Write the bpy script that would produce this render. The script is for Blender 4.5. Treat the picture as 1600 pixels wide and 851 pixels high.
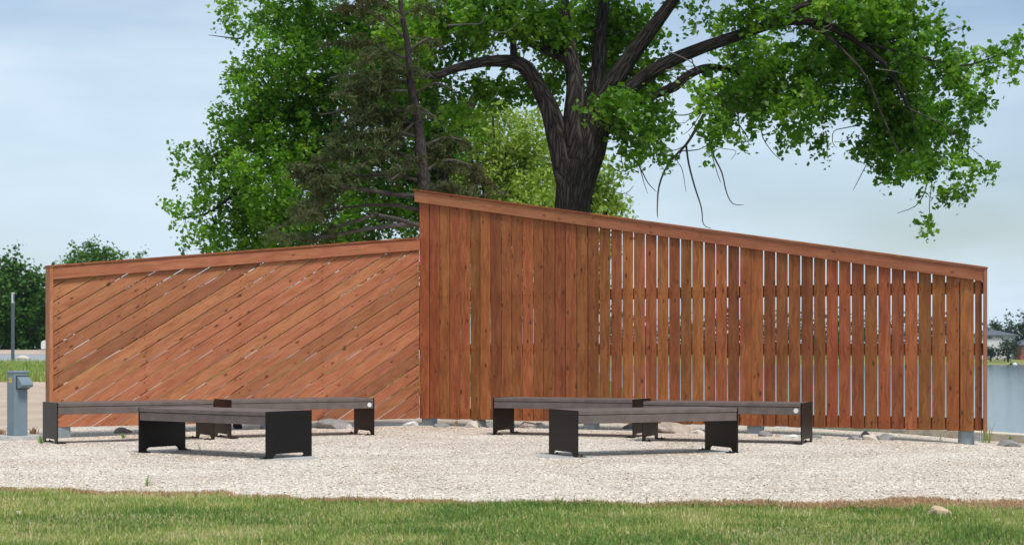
import bpy, bmesh, math, random
import numpy as np
from mathutils import Vector, Matrix, noise as mnoise

for o in list(bpy.data.objects):
    bpy.data.objects.remove(o, do_unlink=True)
random.seed(7)
RNG = np.random.default_rng(7)
SC = bpy.context.scene
COL = SC.collection

# ------------------------------------------------------------------ camera
F, CX, YH, H = 2600.0, 800.0, 546.0, 1.04      # focal length in photo pixels, centre, horizon row, eye height
cam_d = bpy.data.cameras.new('camera')
cam = bpy.data.objects.new('camera', cam_d)
COL.objects.link(cam)
cam.location = (0, 0, H)
cam.rotation_euler = (math.radians(90), 0, 0)
cam_d.sensor_width = 36.0
cam_d.lens = F / 1600.0 * 36.0
cam_d.shift_y = (YH - 425.5) / 1600.0
cam_d.clip_start = 0.1
cam_d.clip_end = 6000
cam_d.dof.use_dof = True
cam_d.dof.focus_distance = 19.0
cam_d.dof.aperture_fstop = 5.0
SC.camera = cam
SC.render.resolution_x, SC.render.resolution_y = 1024, 544

# ------------------------------------------------------------------ light
SUN_EL, SUN_AZ = math.radians(58), math.radians(150)   # azimuth clockwise from +Y: behind the camera, to the right
world = bpy.data.worlds.new('World')
SC.world = world
world.use_nodes = True
nt = world.node_tree
nt.nodes.clear()
wo = nt.nodes.new('ShaderNodeOutputWorld')
sky = nt.nodes.new('ShaderNodeTexSky')
sky.sky_type = 'NISHITA'
sky.sun_disc = False
sky.sun_elevation = SUN_EL
sky.sun_rotation = SUN_AZ
sky.dust_density = 1.6
sky.ozone_density = 1.5
bg_sky = nt.nodes.new('ShaderNodeBackground')
bg_sky.inputs['Strength'].default_value = 0.09
nt.links.new(sky.outputs[0], bg_sky.inputs['Color'])
bg_cl = nt.nodes.new('ShaderNodeBackground')
bg_cl.inputs['Color'].default_value = (0.63, 0.765, 0.885, 1)
bg_cl.inputs['Strength'].default_value = 0.72
tc = nt.nodes.new('ShaderNodeTexCoord')
mp = nt.nodes.new('ShaderNodeMapping')
mp.inputs['Scale'].default_value = (2.2, 2.2, 8.0)
mp.inputs['Location'].default_value = (3.1, 0.4, 0.7)
no = nt.nodes.new('ShaderNodeTexNoise')
no.inputs['Scale'].default_value = 1.3
no.inputs['Detail'].default_value = 5
no.inputs['Roughness'].default_value = 0.5
rp = nt.nodes.new('ShaderNodeValToRGB')
rp.color_ramp.elements[0].position = 0.36
rp.color_ramp.elements[0].color = (0.1, 0.1, 0.1, 1)
rp.color_ramp.elements[1].position = 0.64
rp.color_ramp.elements[1].color = (1, 1, 1, 1)
mx = nt.nodes.new('ShaderNodeMixShader')
nt.links.new(tc.outputs['Generated'], mp.inputs[0])
nt.links.new(mp.outputs[0], no.inputs['Vector'])
nt.links.new(no.outputs['Fac'], rp.inputs[0])
nt.links.new(rp.outputs[0], mx.inputs[0])
nt.links.new(bg_sky.outputs[0], mx.inputs[1])
nt.links.new(bg_cl.outputs[0], mx.inputs[2])
nt.links.new(mx.outputs[0], wo.inputs['Surface'])

sun_d = bpy.data.lights.new('sun', 'SUN')
sun_d.energy = 2.1
sun_d.angle = math.radians(16)
sun_d.color = (1.0, 0.95, 0.88)
sun = bpy.data.objects.new('sun', sun_d)
COL.objects.link(sun)
sdir = Vector((math.sin(SUN_AZ) * math.cos(SUN_EL), math.cos(SUN_AZ) * math.cos(SUN_EL), math.sin(SUN_EL)))
sun.rotation_euler = sdir.to_track_quat('Z', 'Y').to_euler()
sun.location = (5, -10, 20)

SC.view_settings.view_transform = 'Standard'
SC.view_settings.look = 'None'
SC.view_settings.gamma = 1
SC.view_settings.exposure = 0.62
SC.view_settings.use_curve_mapping = False
SC.render.engine = 'CYCLES'


# ------------------------------------------------------------------ helpers
def P(px, py, d):
    """the point at distance d whose bearing in the photograph is (px, py)"""
    return Vector(((px - CX) * d / F, d, H - (py - YH) * d / F))


def sstep(a, b, x):
    t = np.clip((np.asarray(x, float) - a) / (b - a), 0, 1)
    return t * t * (3 - 2 * t)


def gz(X, Y):
    X = np.asarray(X, float)
    Y = np.asarray(Y, float)
    land = np.interp(Y, [0, 25, 45, 90, 130, 150, 400, 3000], [0, 0, .19, .31, .79, 1.04, 1.3, 3])
    lake = np.interp(Y, [0, 21, 23, 26, 36, 60, 345, 352, 400, 450, 3000],
                     [0, 0, -.06, -.32, -1.4, -3.2, -3.2, -2.1, -.8, -.3, 3])
    w = sstep(1.0, 5.0, X - .03 * Y)
    z = land * (1 - w) + lake * w
    z = z - .055 * sstep(3.4, 5.4, X) * sstep(17.2, 19.0, Y)
    z = z - .9 * sstep(.25, 3.0, ((X - 4.2) * 4.6 + (Y - 24.9) * 2.4) / 5.19) * (1 - sstep(34, 50, Y))
    z = z - .075 * sstep(5.0, 6.2, X) * sstep(17.2, 19.8, Y)
    z = z - .035 * sstep(3.8, 5.4, -X) * sstep(18.4, 19.6, Y)
    return z


def g1(x, y):
    return float(gz(x, y))


def ground_at(px, py):
    d = 20.0
    for _ in range(40):
        X = (px - CX) * d / F
        d = 0.5 * d + 0.5 * F * (H - g1(X, d)) / (py - YH)
    X = (px - CX) * d / F
    return Vector((X, d, g1(X, d)))


def put(name, me, mat=None, parent=None, loc=None, rot=None):
    o = bpy.data.objects.new(name, me)
    COL.objects.link(o)
    if mat is not None:
        if len(me.materials) == 0:
            me.materials.append(mat)
    if parent is not None:
        o.parent = parent
    if loc is not None:
        o.location = loc
    if rot is not None:
        o.rotation_euler = rot
    return o


def tag(o, label=None, cat=None, group=None, kind=None):
    if label: o['label'] = label
    if cat: o['category'] = cat
    if group: o['group'] = group
    if kind: o['kind'] = kind
    return o


def empty(name, loc=(0, 0, 0), rz=0.0):
    o = bpy.data.objects.new(name, None)
    COL.objects.link(o)
    o.location = loc
    o.rotation_euler = (0, 0, rz)
    o.empty_display_size = .2
    return o


def np_mesh(name, V, faces_n, idx, attr=None, smooth=False):
    """V (n,3); idx flat int array of polygons with faces_n corners each"""
    me = bpy.data.meshes.new(name)
    V = np.ascontiguousarray(V, dtype=np.float32)
    idx = np.ascontiguousarray(idx, dtype=np.int32).ravel()
    nf = len(idx) // faces_n
    me.vertices.add(len(V))
    me.vertices.foreach_set('co', V.ravel())
    me.loops.add(len(idx))
    me.loops.foreach_set('vertex_index', idx)
    me.polygons.add(nf)
    me.polygons.foreach_set('loop_start', np.arange(nf, dtype=np.int32) * faces_n)
    if smooth:
        me.polygons.foreach_set('use_smooth', np.ones(nf, dtype=bool))
    if attr is not None:
        a = me.attributes.new('rnd', 'FLOAT', 'FACE')
        a.data.foreach_set('value', np.ascontiguousarray(attr, dtype=np.float32))
    me.update()
    me.validate()
    return me


class MB:
    def __init__(s):
        s.bm = bmesh.new()

    def box(s, c, size, rz=0.0, bev=0.0):
        r = bmesh.ops.create_cube(s.bm, size=1)
        vs = r['verts']
        M = Matrix.Translation(c) @ Matrix.Rotation(rz, 4, 'Z') @ Matrix.Diagonal((*size, 1))
        bmesh.ops.transform(s.bm, matrix=M, verts=vs)
        if bev:
            es = list({e for v in vs for e in v.link_edges})
            bmesh.ops.bevel(s.bm, geom=es, offset=bev, segments=1, affect='EDGES')
        return s

    def prism(s, pts, vec):
        """closed polygon (3D points, planar) swept along vec"""
        vec = Vector(vec)
        a = [s.bm.verts.new(p) for p in pts]
        b = [s.bm.verts.new(Vector(p) + vec) for p in pts]
        n = len(a)
        s.bm.faces.new(a)
        s.bm.faces.new(b[::-1])
        for i in range(n):
            s.bm.faces.new((a[i], b[i], b[(i + 1) % n], a[(i + 1) % n]))
        return s

    def cyl(s, c, r, h, seg=24, r2=None, bev=0.0):
        q = bmesh.ops.create_cone(s.bm, cap_ends=True, segments=seg, radius1=r, radius2=r if r2 is None else r2, depth=h)
        bmesh.ops.translate(s.bm, vec=Vector(c) + Vector((0, 0, h / 2)), verts=q['verts'])
        if bev:
            es = [e for e in {e for v in q['verts'] for e in v.link_edges} if abs(e.verts[0].co.z - e.verts[1].co.z) < 1e-5]
            bmesh.ops.bevel(s.bm, geom=es, offset=bev, segments=2, affect='EDGES')
        return s

    def build(s, name, mat, parent=None, loc=None, rot=None, smooth=False):
        bmesh.ops.recalc_face_normals(s.bm, faces=s.bm.faces)
        me = bpy.data.meshes.new(name)
        s.bm.to_mesh(me)
        s.bm.free()
        if smooth:
            for p in me.polygons: p.use_smooth = True
        return put(name, me, mat, parent, loc, rot)


# ------------------------------------------------------------------ materials
def new_mat(name):
    m = bpy.data.materials.new(name)
    m.use_nodes = True
    t = m.node_tree
    b = t.nodes['Principled BSDF']
    return m, t, b


def N(t, typ, **kw):
    n = t.nodes.new(typ)
    for k, v in kw.items():
        if k in n.inputs:
            n.inputs[k].default_value = v
        else:
            setattr(n, k, v)
    return n


def L(t, a, b):
    t.links.new(a, b)


def ramp(t, stops, src=None, interp='LINEAR'):
    r = t.nodes.new('ShaderNodeValToRGB')
    r.color_ramp.interpolation = interp
    e = r.color_ramp.elements
    while len(e) < len(stops): e.new(0.5)
    for i, (p, c) in enumerate(stops):
        e[i].position = p
        e[i].color = (*c, 1) if len(c) == 3 else c
    if src is not None: L(t, src, r.inputs[0])
    return r


def g3(v): return (v, v, v)


def wood_mat(name, dark, mid, light, knot, rough=0.62, vlo=.8, vhi=1.15, hue=.012):
    m, t, b = new_mat(name)
    tcn = N(t, 'ShaderNodeTexCoord')
    oi = N(t, 'ShaderNodeObjectInfo')
    mul = N(t, 'ShaderNodeVectorMath', operation='MULTIPLY')
    comb = N(t, 'ShaderNodeCombineXYZ')
    for i, k in enumerate((37.0, 91.0, 53.0)):
        mm = N(t, 'ShaderNodeMath', operation='MULTIPLY')
        L(t, oi.outputs['Random'], mm.inputs[0]); mm.inputs[1].default_value = k
        L(t, mm.outputs[0], comb.inputs[i])
    add = N(t, 'ShaderNodeVectorMath', operation='ADD')
    L(t, tcn.outputs['Object'], add.inputs[0]); L(t, comb.outputs[0], add.inputs[1])
    # knots first: they also bend the grain
    mk = N(t, 'ShaderNodeMapping'); mk.inputs['Scale'].default_value = (4.2, 9.5, 9.5)
    L(t, add.outputs[0], mk.inputs[0])
    nk = N(t, 'ShaderNodeTexNoise', Scale=1.6, Detail=2.0)
    L(t, mk.outputs[0], nk.inputs['Vector'])
    wk = N(t, 'ShaderNodeVectorMath', operation='MULTIPLY_ADD')
    wk.inputs[1].default_value = (.12, .12, .12)
    L(t, nk.outputs['Color'], wk.inputs[0]); L(t, mk.outputs[0], wk.inputs[2])
    vor = N(t, 'ShaderNodeTexVoronoi', Scale=1.0, voronoi_dimensions='2D')
    L(t, wk.outputs[0], vor.inputs['Vector'])
    sep = N(t, 'ShaderNodeSeparateColor'); L(t, vor.outputs['Color'], sep.inputs[0])
    rad = N(t, 'ShaderNodeMapRange'); L(t, sep.outputs[0], rad.inputs[0])
    rad.inputs[1].default_value = .50; rad.inputs[2].default_value = 1.0; rad.inputs[3].default_value = -.02; rad.inputs[4].default_value = .15
    sub = N(t, 'ShaderNodeMath', operation='SUBTRACT'); L(t, rad.outputs[0], sub.inputs[0]); L(t, vor.outputs['Distance'], sub.inputs[1])
    kn = N(t, 'ShaderNodeMapRange'); L(t, sub.outputs[0], kn.inputs[0])
    kn.inputs[1].default_value = -.05; kn.inputs[2].default_value = .10; kn.inputs[4].default_value = .95
    # grain
    gw = N(t, 'ShaderNodeMapRange'); L(t, vor.outputs['Distance'], gw.inputs[0])
    gw.inputs[1].default_value = 0; gw.inputs[2].default_value = .5; gw.inputs[3].default_value = .035; gw.inputs[4].default_value = 0
    cg = N(t, 'ShaderNodeCombineXYZ'); L(t, gw.outputs[0], cg.inputs[1])
    ga = N(t, 'ShaderNodeVectorMath', operation='ADD'); L(t, add.outputs[0], ga.inputs[0]); L(t, cg.outputs[0], ga.inputs[1])
    mg = N(t, 'ShaderNodeMapping'); mg.inputs['Scale'].default_value = (1.3, 20, 20)
    L(t, ga.outputs[0], mg.inputs[0])
    n1 = N(t, 'ShaderNodeTexNoise', Scale=1.6, Detail=7.0, Roughness=.62, Distortion=.7)
    L(t, mg.outputs[0], n1.inputs['Vector'])
    ml = N(t, 'ShaderNodeMapping'); ml.inputs['Scale'].default_value = (2.6, 6, 6)
    L(t, add.outputs[0], ml.inputs[0])
    n2 = N(t, 'ShaderNodeTexNoise', Scale=1.3, Detail=3.0, Roughness=.55)
    L(t, ml.outputs[0], n2.inputs['Vector'])
    mixf = N(t, 'ShaderNodeMix', data_type='FLOAT'); mixf.inputs[0].default_value = .30
    L(t, n1.outputs['Fac'], mixf.inputs[2]); L(t, n2.outputs['Fac'], mixf.inputs[3])
    cr = ramp(t, [(.36, dark), (.5, mid), (.65, light)], mixf.outputs[0])
    hsv = N(t, 'ShaderNodeHueSaturation')
    vr = N(t, 'ShaderNodeMapRange'); L(t, oi.outputs['Random'], vr.inputs[0]); vr.inputs[3].default_value = vlo; vr.inputs[4].default_value = vhi
    wn = N(t, 'ShaderNodeTexWhiteNoise', noise_dimensions='1D'); L(t, oi.outputs['Random'], wn.inputs['W'])
    hr = N(t, 'ShaderNodeMapRange'); L(t, wn.outputs['Value'], hr.inputs[0]); hr.inputs[3].default_value = .5 - hue; hr.inputs[4].default_value = .5 + hue
    L(t, cr.outputs[0], hsv.inputs['Color']); L(t, vr.outputs[0], hsv.inputs['Value']); L(t, hr.outputs[0], hsv.inputs['Hue'])
    mixk = N(t, 'ShaderNodeMix', data_type='RGBA')
    L(t, kn.outputs[0], mixk.inputs[0]); L(t, hsv.outputs[0], mixk.inputs[6]); mixk.inputs[7].default_value = (*knot, 1)
    L(t, mixk.outputs[2], b.inputs['Base Color'])
    rr = N(t, 'ShaderNodeMapRange'); L(t, n1.outputs['Fac'], rr.inputs[0]); rr.inputs[3].default_value = rough - .12; rr.inputs[4].default_value = rough + .15
    L(t, rr.outputs[0], b.inputs['Roughness'])
    b.inputs['Specular IOR Level'].default_value = .3
    bp = N(t, 'ShaderNodeBump', Strength=.35, Distance=.004)
    L(t, n1.outputs['Fac'], bp.inputs['Height']); L(t, bp.outputs[0], b.inputs['Normal'])
    return m


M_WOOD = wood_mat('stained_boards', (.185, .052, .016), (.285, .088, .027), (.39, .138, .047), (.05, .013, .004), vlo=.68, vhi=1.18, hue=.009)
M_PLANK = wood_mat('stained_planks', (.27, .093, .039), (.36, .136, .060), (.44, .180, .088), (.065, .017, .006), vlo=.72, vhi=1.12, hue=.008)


def simple(name, col, rough=.5, metal=0.0, spec=.5, nscale=0, namp=.15, bump=0.0):
    m, t, b = new_mat(name)
    b.inputs['Roughness'].default_value = rough
    b.inputs['Metallic'].default_value = metal
    b.inputs['Specular IOR Level'].default_value = spec
    if nscale:
        tcn = N(t, 'ShaderNodeTexCoord')
        n = N(t, 'ShaderNodeTexNoise', Scale=nscale, Detail=6.0, Roughness=.65)
        L(t, tcn.outputs['Object'], n.inputs['Vector'])
        r = ramp(t, [(.3, tuple(c * (1 - namp) for c in col)), (.7, tuple(min(1, c * (1 + namp)) for c in col))], n.outputs['Fac'])
        L(t, r.outputs[0], b.inputs['Base Color'])
        if bump:
            bp = N(t, 'ShaderNodeBump', Strength=bump, Distance=.01)
            L(t, n.outputs['Fac'], bp.inputs['Height']); L(t, bp.outputs[0], b.inputs['Normal'])
    else:
        b.inputs['Base Color'].default_value = (*col, 1)
    return m


M_BLACK = simple('black_powder_coat', (.006, .0055, .0055), .42, 0, .25, 6, .2)
M_SLAT = simple('brown_composite', (.130, .102, .092), .5, 0, .4, 9, .22, .1)
M_BADGE = simple('brushed_badge', (.75, .74, .72), .4, .2)
M_STEEL = simple('galvanised_steel', (.26, .31, .33), .5, .3, .5, 14, .25)
M_CONC = simple('concrete', (.42, .42, .40), .85, 0, .3, 18, .22, .3)
M_KERB = simple('pale_kerb', (.66, .58, .46), .85, 0, .3, 12, .2, .3)
M_PED = simple('grey_blue_paint', (.165, .225, .26), .45, 0, .5, 7, .1)
M_PEDD = simple('dark_gasket', (.03, .04, .05), .5)
M_YEL = simple('yellow_sticker', (.75, .52, .04), .5)
M_INK = simple('sticker_ink', (.12, .08, .01), .6)
M_POLE = simple('painted_pole', (.10, .125, .155), .4, .2)
M_LENS = simple('lamp_lens', (.62, .64, .66), .3)


def attr_ramp_mat(name, stops, rough=.6, trans=0.0, tcol=None, spec=.3, patch=None):
    m, t, b = new_mat(name)
    at = N(t, 'ShaderNodeAttribute', attribute_name='rnd')
    r = ramp(t, stops, at.outputs['Fac'])
    col = r.outputs[0]
    b.inputs['Roughness'].default_value = rough
    b.inputs['Specular IOR Level'].default_value = spec
    L(t, col, b.inputs['Base Color'])
    if trans:
        tr = N(t, 'ShaderNodeBsdfTranslucent')
        mm = N(t, 'ShaderNodeMix', data_type='RGBA', blend_type='MULTIPLY'); mm.inputs[0].default_value = 1
        L(t, col, mm.inputs[6]); mm.inputs[7].default_value = (*(tcol or (1.3, 1.25, .6)), 1)
        L(t, mm.outputs[2], tr.inputs['Color'])
        mxs = N(t, 'ShaderNodeMixShader'); mxs.inputs[0].default_value = trans
        out = t.nodes['Material Output']
        L(t, b.outputs[0], mxs.inputs[1]); L(t, tr.outputs[0], mxs.inputs[2]); L(t, mxs.outputs[0], out.inputs['Surface'])
    return m


M_LEAF = attr_ramp_mat('cottonwood_leaf', [(0, (.042, .115, .008)), (.45, (.105, .245, .018)), (.8, (.19, .35, .028)), (1, (.28, .44, .05))], .42, .46, (1.4, 1.5, .5), .45)
M_LEAF2 = attr_ramp_mat('poplar_leaf', [(0, (.042, .12, .010)), (.5, (.115, .27, .02)), (.85, (.20, .375, .03)), (1, (.28, .45, .045))], .45, .46, (1.4, 1.5, .5), .4)
M_WILLOW = attr_ramp_mat('willow_leaf', [(0, (.15, .24, .035)), (.5, (.28, .40, .06)), (1, (.42, .53, .12))], .5, .4, (1.3, 1.3, .6), .35)
M_NEEDLE = attr_ramp_mat('spruce_needle', [(0, (.085, .075, .042)), (.25, (.115, .108, .052)), (.45, (.085, .125, .042)), (1, (.13, .185, .060))], .7, .25, None, .2)
M_FARLEAF = attr_ramp_mat('far_leaf', [(0, (.022, .080, .012)), (.5, (.050, .14, .02)), (1, (.095, .21, .03))], .6, .25, None, .2)
M_FARBRIGHT = attr_ramp_mat('far_bright_leaf', [(0, (.05, .13, .015)), (.5, (.09, .21, .022)), (1, (.15, .29, .035))], .6, .3, None, .2)
M_SHORELEAF = attr_ramp_mat('shore_leaf', [(0, (.016, .044, .018)), (.5, (.030, .070, .026)), (1, (.055, .105, .035))], .6, .25, None, .2)
M_GRASS = attr_ramp_mat('grass_blade', [(0, (.095, .19, .045)), (.3, (.21, .32, .075)), (.55, (.34, .41, .12)), (.78, (.50, .48, .22)), (1, (.70, .59, .37))], .55, .3, (1.2, 1.2, .6), .3)
M_DRY = attr_ramp_mat('dry_grass', [(0, (.36, .21, .11)), (.5, (.50, .33, .19)), (1, (.64, .48, .31))], .8, .2, (1, 1, .9), .1)
M_STONE = attr_ramp_mat('gravel_stone', [(0, (.06, .05, .04)), (.10, (.24, .195, .15)), (.17, (.61, .525, .425)), (.55, (.79, .70, .58)), (.9, (.90, .84, .74)), (.96, (.60, .42, .28)), (1, (.32, .19, .12))], .85, 0, None, .2)


def bark_mat(name, dark, light, sc=(9, 1.6), strength=1.0, dist=.03):
    m, t, b = new_mat(name)
    uv = N(t, 'ShaderNodeUVMap', uv_map='UVMap')
    mp_ = N(t, 'ShaderNodeMapping'); mp_.inputs['Scale'].default_value = (sc[0], sc[1], 1)
    L(t, uv.outputs[0], mp_.inputs[0])
    dn = N(t, 'ShaderNodeTexNoise', Scale=.8, Detail=3.0)
    L(t, mp_.outputs[0], dn.inputs['Vector'])
    ad = N(t, 'ShaderNodeVectorMath', operation='MULTIPLY_ADD'); ad.inputs[1].default_value = (1.5, 1.5, 1.5)
    L(t, dn.outputs['Color'], ad.inputs[0]); L(t, mp_.outputs[0], ad.inputs[2])
    v = N(t, 'ShaderNodeTexVoronoi', Scale=1.0, feature='DISTANCE_TO_EDGE')
    L(t, ad.outputs[0], v.inputs['Vector'])
    n = N(t, 'ShaderNodeTexNoise', Scale=6.0, Detail=6.0, Roughness=.7)
    L(t, mp_.outputs[0], n.inputs['Vector'])
    mr = N(t, 'ShaderNodeMapRange'); L(t, v.outputs['Distance'], mr.inputs[0]); mr.inputs[2].default_value = .35
    mf = N(t, 'ShaderNodeMix', data_type='FLOAT'); mf.inputs[0].default_value = .4
    L(t, mr.outputs[0], mf.inputs[2]); L(t, n.outputs['Fac'], mf.inputs[3])
    r = ramp(t, [(.12, dark), (.75, light)], mf.outputs[0])
    L(t, r.outputs[0], b.inputs['Base Color'])
    b.inputs['Roughness'].default_value = .9
    b.inputs['Specular IOR Level'].default_value = .15
    bp = N(t, 'ShaderNodeBump', Strength=strength, Distance=dist)
    L(t, mf.outputs[0], bp.inputs['Height']); L(t, bp.outputs[0], b.inputs['Normal'])
    return m


M_BARK = bark_mat('cottonwood_bark', (.006, .005, .0045), (.098, .084, .076), (13, 2.3), 1.0, .06)
M_SPBARK = bark_mat('spruce_bark', (.022, .018, .017), (.085, .072, .066), (12, 7), .6, .02)
M_TWIG = simple('grey_twig', (.085, .072, .065), .9, 0, .1, 8, .3)
M_DEAD = simple('dead_twig', (.06, .05, .048), .9, 0, .1, 8, .3)
M_PALETWIG = simple('pale_twig', (.14, .125, .115), .9, 0, .1, 8, .3)

# ------------------------------------------------------------------ ground
def sheet(name, xs, ys, mat, lift=0.0, mask=None, kind='structure'):
    X, Y = np.meshgrid(xs, ys)
    Z = gz(X, Y) + lift
    V = np.stack([X, Y, Z], -1).reshape(-1, 3)
    nx, ny = len(xs), len(ys)
    i = np.arange((ny - 1) * (nx - 1))
    r, c = i // (nx - 1), i % (nx - 1)
    a = r * nx + c
    q = np.stack([a, a + 1, a + nx + 1, a + nx], -1)
    if mask is not None:
        cx = V[q].mean(1)
        q = q[mask(cx[:, 0], cx[:, 1])]
    me = np_mesh(name, V, 4, q, smooth=True)
    return tag(put(name, me, mat), kind=kind)


def ground_mat(name, stops, sc=2.0, fine=30.0, bump=.5, bd=.02, rough=.95, mixfine=.45):
    m, t, b = new_mat(name)
    tcn = N(t, 'ShaderNodeTexCoord')
    n1 = N(t, 'ShaderNodeTexNoise', Scale=sc, Detail=6.0, Roughness=.6)
    n2 = N(t, 'ShaderNodeTexNoise', Scale=fine, Detail=6.0, Roughness=.7)
    L(t, tcn.outputs['Object'], n1.inputs['Vector']); L(t, tcn.outputs['Object'], n2.inputs['Vector'])
    mf = N(t, 'ShaderNodeMix', data_type='FLOAT'); mf.inputs[0].default_value = mixfine
    L(t, n1.outputs['Fac'], mf.inputs[2]); L(t, n2.outputs['Fac'], mf.inputs[3])
    r = ramp(t, stops, mf.outputs[0])
    L(t, r.outputs[0], b.inputs['Base Color'])
    b.inputs['Roughness'].default_value = rough
    b.inputs['Specular IOR Level'].default_value = .1
    bp = N(t, 'ShaderNodeBump', Strength=bump, Distance=bd)
    L(t, n2.outputs['Fac'], bp.inputs['Height']); L(t, bp.outputs[0], b.inputs['Normal'])
    return m


M_LAWN = ground_mat('lawn', [(.3, (.055, .10, .024)), (.5, (.10, .155, .036)), (.7, (.19, .20, .07))], .25, 14)
M_SOIL = ground_mat('turf_soil', [(.32, (.12, .13, .05)), (.48, (.24, .22, .095)), (.62, (.46, .37, .23))], 2.2, 40)
M_DIRT = ground_mat('sandy_dirt', [(.3, (.36, .27, .20)), (.5, (.48, .38, .30)), (.7, (.58, .48, .39))], .6, 22)
M_ROAD = ground_mat('road_surface', [(.3, (.26, .27, .29)), (.7, (.36, .37, .39))], .2, 20, .2)
M_SHORE = ground_mat('shore_grass', [(.3, (.13, .17, .05)), (.6, (.26, .27, .09)), (.8, (.36, .33, .15))], .03, 1.0)


def gravel_mat():
    m, t, b = new_mat('gravel_bed')
    tcn = N(t, 'ShaderNodeTexCoord')
    v = N(t, 'ShaderNodeTexVoronoi', Scale=70.0, Randomness=1.0)
    L(t, tcn.outputs['Object'], v.inputs['Vector'])
    sp = N(t, 'ShaderNodeSeparateColor'); L(t, v.outputs['Color'], sp.inputs[0])
    r = ramp(t, [(0, (.08, .07, .06)), (.12, (.28, .235, .19)), (.22, (.60, .525, .44)), (.6, (.76, .68, .59)), (.93, (.85, .79, .71)), (1, (.45, .31, .2))], sp.outputs[0])
    n = N(t, 'ShaderNodeTexNoise', Scale=.8, Detail=5.0, Roughness=.6)
    L(t, tcn.outputs['Object'], n.inputs['Vector'])
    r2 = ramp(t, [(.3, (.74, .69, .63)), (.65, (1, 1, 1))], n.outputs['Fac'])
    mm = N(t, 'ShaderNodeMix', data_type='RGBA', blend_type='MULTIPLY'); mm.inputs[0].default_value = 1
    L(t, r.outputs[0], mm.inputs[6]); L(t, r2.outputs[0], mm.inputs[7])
    L(t, mm.outputs[2], b.inputs['Base Color'])
    b.inputs['Roughness'].default_value = .95
    b.inputs['Specular IOR Level'].default_value = .1
    mr = N(t, 'ShaderNodeMath', operation='SUBTRACT'); mr.inputs[0].default_value = 1; L(t, v.outputs['Distance'], mr.inputs[1])
    bp = N(t, 'ShaderNodeBump', Strength=.9, Distance=.012)
    L(t, mr.outputs[0], bp.inputs['Height']); L(t, bp.outputs[0], b.inputs['Normal'])
    return m


M_GRAVEL = gravel_mat()


def edge_y(X):
    """distance of the lawn's far edge"""
    X = np.asarray(X, float)
    e = np.interp(X, [-6, -3.8, -2.2, -1.0, 0.3, 1.5, 2.6, 3.6, 6], [12.15, 11.98, 11.6, 11.12, 10.92, 10.8, 10.66, 10.7, 10.9])
    return e + .05 * np.sin(X * 5.3) + .045 * np.sin(X * 11.7 + 1) + .03 * np.sin(X * 27) + .02 * np.sin(X * 61 + 2)


xs = np.unique(np.concatenate([np.linspace(-14, 14, 57), -14 - np.geomspace(.6, 2500, 42), 14 + np.geomspace(.6, 2500, 42)]))
ys = np.unique(np.concatenate([np.linspace(-6, 30, 73), np.linspace(30, 160, 90), np.linspace(165, 460, 90), np.geomspace(470, 5000, 16)]))
sheet('ground', xs, ys, M_LAWN)
fx = np.linspace(-13, 13, 105)
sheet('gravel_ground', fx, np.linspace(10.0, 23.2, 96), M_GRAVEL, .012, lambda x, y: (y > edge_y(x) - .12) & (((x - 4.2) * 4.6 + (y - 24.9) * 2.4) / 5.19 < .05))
sheet('turf_soil', fx, np.linspace(4, 12.8, 70), M_SOIL, .020, lambda x, y: (y < edge_y(x) + .1))
sheet('dirt_ground', np.linspace(-60, 3.2, 130), np.linspace(21, 47, 60), M_DIRT, .010,
      lambda x, y: (y < 44.5 + 1.2 * np.sin(x * .35)) & ((y < 34) | (x < -1.5 - .05 * y)) )
sheet('road', np.linspace(-160, 0, 60), np.linspace(92, 124, 26), M_ROAD, .02, lambda x, y: x < -6 + 0 * y)
sheet('dirt_verge', np.linspace(-160, 0, 60), np.linspace(124.5, 150, 16), M_DIRT, .02)
sheet('far_shore', np.linspace(15, 420, 110), np.linspace(350.5, 420, 30), M_SHORE, .06)

# lake
m, t, b = new_mat('lake_water')
b.inputs['Base Color'].default_value = (.10, .16, .20, 1)
b.inputs['Roughness'].default_value = .12
b.inputs['IOR'].default_value = 1.33
tcn = N(t, 'ShaderNodeTexCoord')
mpw = N(t, 'ShaderNodeMapping'); mpw.inputs['Scale'].default_value = (.6, 1.6, 1)
L(t, tcn.outputs['Object'], mpw.inputs[0])
nw = N(t, 'ShaderNodeTexNoise', Scale=1.5, Detail=5.0, Roughness=.6); L(t, mpw.outputs[0], nw.inputs['Vector'])
bpw = N(t, 'ShaderNodeBump', Strength=.16, Distance=.06); L(t, nw.outputs['Fac'], bpw.inputs['Height']); L(t, bpw.outputs[0], b.inputs['Normal'])
M_WATER = m
V = np.array([[2.5, 30, -2.15], [420, 30, -2.15], [420, 352.5, -2.15], [2.5, 352.5, -2.15]])
tag(put('lake_water', np_mesh('lake_water', V, 4, [0, 1, 2, 3]), M_WATER), kind='structure')


def vnoise(x, y, sc, seed):
    """smooth value noise"""
    rg = np.random.default_rng(seed)
    G = rg.random((64, 64))
    u, v = x * sc + 100, y * sc + 100
    i, j = np.floor(u).astype(int), np.floor(v).astype(int)
    f, g = u - i, v - j
    f, g = f * f * (3 - 2 * f), g * g * (3 - 2 * g)
    i, j = i % 63, j % 63
    return (G[i, j] * (1 - f) + G[i + 1, j] * f) * (1 - g) + (G[i, j + 1] * (1 - f) + G[i + 1, j + 1] * f) * g


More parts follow.
